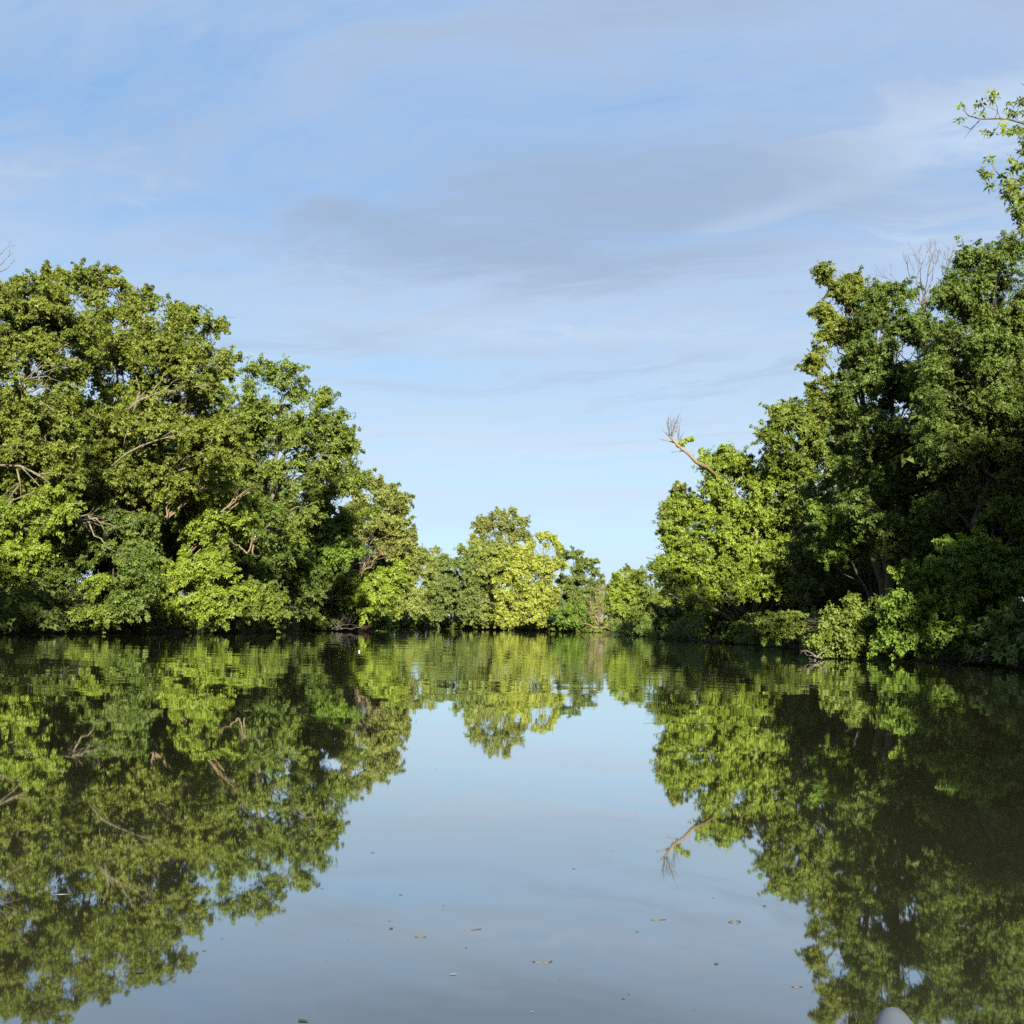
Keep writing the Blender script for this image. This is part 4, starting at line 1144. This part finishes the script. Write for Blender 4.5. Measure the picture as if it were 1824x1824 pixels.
def build_kayak():
    tip = G(1586, 1784, 0.33)
    aft = np.array([0.06, -1.55, 0])
    ax = aft - tip * [1, 1, 0]
    Lk = np.linalg.norm(ax)
    ax /= Lk
    sd_ = np.array([-ax[1], ax[0], 0])
    root = tag(empty('kayak', (tip[0], tip[1], 0)), 'pale grey kayak with only its rounded bow tip showing at the lower right', 'kayak')
    ss = np.array([0, 0.008, 0.02, 0.04, 0.07, 0.12, 0.2, 0.35, 0.6, 0.9, 1.3, 1.8, 2.3, 2.7, 2.95])
    ss = ss / ss[-1] * Lk
    hw = np.interp(ss, [0, 0.008, 0.02, 0.04, 0.07, 0.12, 0.3, 0.7, 1.4, 2.0, Lk - 0.5, Lk], [0.006, 0.020, 0.030, 0.037, 0.046, 0.060, 0.11, 0.21, 0.33, 0.35, 0.24, 0.03])
    top = np.interp(ss, [0, 0.02, 0.07, 0.3, 1.0, Lk - 0.4, Lk], [0.322, 0.33, 0.325, 0.29, 0.25, 0.25, 0.30])
    bot = np.interp(ss, [0, 0.05, 0.2, 0.5, 1.2, Lk - 0.5, Lk], [0.30, 0.20, 0.06, -0.06, -0.10, -0.08, 0.15])
    ang_d = np.linspace(0, math.pi, 13)

    def loft(rows, name, mat, parent):
        V, Fc = [], []
        k = len(rows[0])
        for r in rows:
            V.extend([list(map(float, p)) for p in r])
        for i in range(len(rows) - 1):
            for j in range(k - 1):
                Fc.append((i * k + j, i * k + j + 1, (i + 1) * k + j + 1, (i + 1) * k + j))
        me = bpy.data.meshes.new(name)
        me.from_pydata(V, [], Fc)
        me.polygons.foreach_set('use_smooth', [True] * len(Fc))
        return link_mesh(name, me, mat, parent)
    grey = plain_mat('shade darkened grey kayak plastic', (0.075, 0.088, 0.105), 0.6, 0.15)  # deck grey darkened to stand in for shade over the bow
    hullm = plain_mat('kayak hull plastic', (0.13, 0.145, 0.17), 0.5, 0.15)
    black = plain_mat('black kayak fittings', (0.03, 0.03, 0.03), 0.5)
    seam = top * 0.0 + np.maximum(top - 0.05, bot + 0.02)
    o2 = np.array([tip[0], tip[1], 0.0])
    deck, hull = [], []
    for s, w, t_, b, m_ in zip(ss, hw, top, bot, seam):
        c = o2 + ax * s
        deck.append([c + sd_ * w * math.cos(a) + np.array([0, 0, m_ + (t_ - m_) * math.sin(a)]) for a in ang_d if True])
        hull.append([c + sd_ * (w + 0.002) * math.cos(a) + np.array([0, 0, m_ - (m_ - b) * math.sin(a) ** 0.8]) for a in ang_d])
    cut0, cut1 = 9, 12
    loft(deck[:cut0 + 1], 'foredeck', grey, root)
    loft(deck[cut1:], 'afterdeck', grey, root)
    loft(hull, 'hull', hullm, root)
    tb = Tubes()
    c0 = o2 + ax * (ss[cut0] + ss[cut1]) / 2
    ring = [c0 + ax * math.cos(a) * (ss[cut1] - ss[cut0]) / 2 + sd_ * math.sin(a) * 0.27 + np.array([0, 0, 0.255]) for a in np.linspace(0, 2 * math.pi, 25)]
    tb.add(ring, np.full(25, 0.018), 6)
    tb.build('cockpit_rim', black, root)
    tb = Tubes()
    sc = c0 + ax * 0.15
    tb.add([sc + sd_ * -0.2 + np.array([0, 0, 0.02]), sc + np.array([0, 0, 0.0]), sc + sd_ * 0.2 + np.array([0, 0, 0.02])], [0.10, 0.11, 0.10], 10)
    tb.build('seat', black, root)


build_kayak()

# ------------------------------------------------------------------ things afloat
wet = plain_mat('wet dark leaf', (0.030, 0.028, 0.018), 0.35)
drygrey = plain_mat('pale feather', (0.26, 0.27, 0.27), 0.6)
brownm = plain_mat('floating brown twig', (0.05, 0.038, 0.025), 0.6)


def float_leaf(px, py, w, label, group=None, mat=None, name='floating_leaf', cat='leaf', curl=0.02, aspect=0.5, turn=None):
    c = G(px, py)
    Lw = 0.58 * w * c[1] / F
    aspect *= 0.6
    a = rng.uniform(-0.5, 0.5) if turn is None else turn
    n = 7
    V, Fc = [], []
    for i in range(n):
        s = i / (n - 1)
        hwid = rng.uniform(0.55, 1.25) * Lw * aspect * 0.5 * math.sin(math.pi * min(0.97, s + 0.03)) ** 0.8 * 2.2
        x = (s - 0.5) * Lw
        z = 0.0015 + curl * Lw * 0.5 * (2 * s - 1) ** 2
        zz = z + 0.25 * curl * hwid
        for y, h in ((-hwid, zz), (0, z), (hwid, zz)):
            V.append((x * math.cos(a) - y * math.sin(a), x * math.sin(a) + y * math.cos(a), h))
    for i in range(n - 1):
        for j in range(2):
            Fc.append((i * 3 + j, i * 3 + j + 1, (i + 1) * 3 + j + 1, (i + 1) * 3 + j))
    me = bpy.data.meshes.new(name)
    me.from_pydata(V, [], Fc)
    o = link_mesh(name, me, mat or wet, None, origin=tuple(float(v) for v in c))
    tag(o, label, cat, group)
    return o


def float_twig(pts, r, label, mat=None, cat='twig', name='floating_twig', closed=False):
    w = [G(x, y, 0.0) for x, y in pts]
    if closed:
        w = w + [w[0]]
    o = empty(name, w[0])
    bpy.data.objects.remove(o)
    tb = Tubes()
    tb.add([p - w[0] for p in w], np.full(len(w), r), 5)
    me_o = tb.build(name, mat or brownm)
    me_o.location = [float(v) for v in w[0]]
    tag(me_o, label, cat)


float_leaf(110, 1594, 44, 'long pale grey feather afloat over the reflection of the left trees', None, drygrey, 'floating_feather', 'feather', 0.03, 0.22, 0.25)
float_leaf(808, 1736, 22, 'small pale curled feather afloat near the bottom of the photo', None, drygrey, 'floating_feather', 'feather', 0.04, 0.28, 0.3)
float_leaf(948, 1803, 8, 'pale fleck afloat below the branching weed near the bottom of the photo', None, drygrey, 'floating_feather', 'feather', 0.06, 0.5, 0.1)
float_leaf(664, 1519, 13, 'darkest small leaf afloat left of centre on the bright sky reflection', curl=0.04)
float_leaf(574, 1583, 14, 'thin dark leaf afloat just right of the lowest reflected left treetop', aspect=0.3)
float_leaf(714, 1594, 12, 'flat dark leaf afloat in line with the edge of the reflected left trees', aspect=0.4)
float_leaf(790, 1613, 9, 'short dark leaf afloat in the middle of the sky reflection', aspect=0.5)
float_leaf(694, 1640, 9, 'upper of two close dark leaves afloat below the middle of the water', aspect=0.5)
float_leaf(697, 1654, 13, 'lower and ragged of two close dark leaves afloat below the middle of the water', aspect=0.7, curl=0.05)
float_leaf(830, 1689, 9, 'dark leaf afloat above the small pale curled feather', aspect=0.5)
float_leaf(364, 1694, 15, 'dark leaf afloat at the tip of the reflected tallest left tree', aspect=0.35)
float_leaf(396, 1672, 8, 'smaller dark leaf afloat right of the reflected left treetop', aspect=0.5)
float_leaf(250, 1732, 30, 'broad grey leaf afloat beneath the reflected crown of the left trees', curl=0.04, aspect=0.6)
float_leaf(1362, 1614, 14, 'ragged dark leaf afloat near the lower edge of the reflected right trees', curl=0.04, aspect=0.6)
float_leaf(1276, 1717, 15, 'dark leaf cluster afloat in the lower right of the sky reflection', curl=0.04, aspect=0.6)
float_leaf(1022, 1548, 13, 'thin dark leaf afloat right of centre on the sky reflection', aspect=0.35)
float_leaf(1271, 1599, 7, 'tiny dark leaf afloat below the reflected leaning dead trunk', aspect=0.6)
float_leaf(1135, 1660, 10, 'small dark leaf afloat right of centre near the reflected dead twigs', aspect=0.5)
float_leaf(1110, 1779, 12, 'faint dark leaf afloat near the bottom of the photo right of centre', aspect=0.5)
float_leaf(1120, 1771, 9, 'fainter leaf just above another near the bottom of the photo right of centre', aspect=0.5)
float_leaf(540, 1819, 34, 'dark leaf patch afloat at the very bottom of the photo left of centre', aspect=0.5, curl=0.04)
float_twig([(1298, 1643), (1304, 1640), (1311, 1640), (1319, 1642), (1315, 1645), (1306, 1645)], 0.0018, 'dark looped twig afloat in a ring near the reflected right trees', closed=True)
float_twig([(829, 1659), (842, 1657), (857, 1655)], 0.0018, 'long thin twig afloat in the lower middle of the sky reflection')
float_twig([(739, 1669), (750, 1669), (759, 1669)], 0.0025, 'short straight twig afloat below the two close dark leaves')
float_twig([(949, 1713), (957, 1715), (966, 1713), (974, 1716), (983, 1713)], 0.0022, 'jagged dark weed strand afloat near the bottom middle of the water', name='floating_weed', cat='weed')
float_twig([(1160, 1639), (1172, 1639), (1186, 1638)], 0.0020, 'thin twig afloat under the reflected leaning dead trunk')
float_twig([(1410, 1758), (1420, 1759), (1429, 1758)], 0.0022, 'short twig afloat left of the lowest reflected right treetop')
lab = 'tiny dark speck of leaf litter afloat on the open sky reflection'
for k in range(60):
    for tr in range(30):
        x, y = rng.uniform(380, 1400), rng.uniform(1340, 1815)
        edge_l = np.interp(y, [1340, 1480, 1600, 1700, 1815], [700, 620, 470, 330, 120])
        edge_r = np.interp(y, [1340, 1500, 1620, 1815], [1180, 1270, 1400, 1400])
        if edge_l + 20 < x < edge_r:
            break
    float_leaf(x, y, 2.2 + 3.5 * rng.uniform(0, 1) ** 2.5, lab, 'specks of leaf litter on the water', None, 'leaf_speck', 'leaf litter', 0.02, 0.6)
# a pale ball adrift by the left bank
bm_ = Tubes()
c = G(640, 1161, 0.0)
k = np.linspace(0.02, math.pi - 0.02, 9)
bm_.add([c + np.array([0, 0, 0.015 - 0.03 * math.cos(a)]) for a in k], 0.03 * np.sin(k), 12)
bm_.build('floating_bottle_cap', drygrey)
bpy.data.objects['floating_bottle_cap'].name = 'floating_ball'
tag(bpy.data.objects['floating_ball'], 'small white ball adrift on the water near the orange log', 'ball')
print('LEAVES', NLEAF[0])
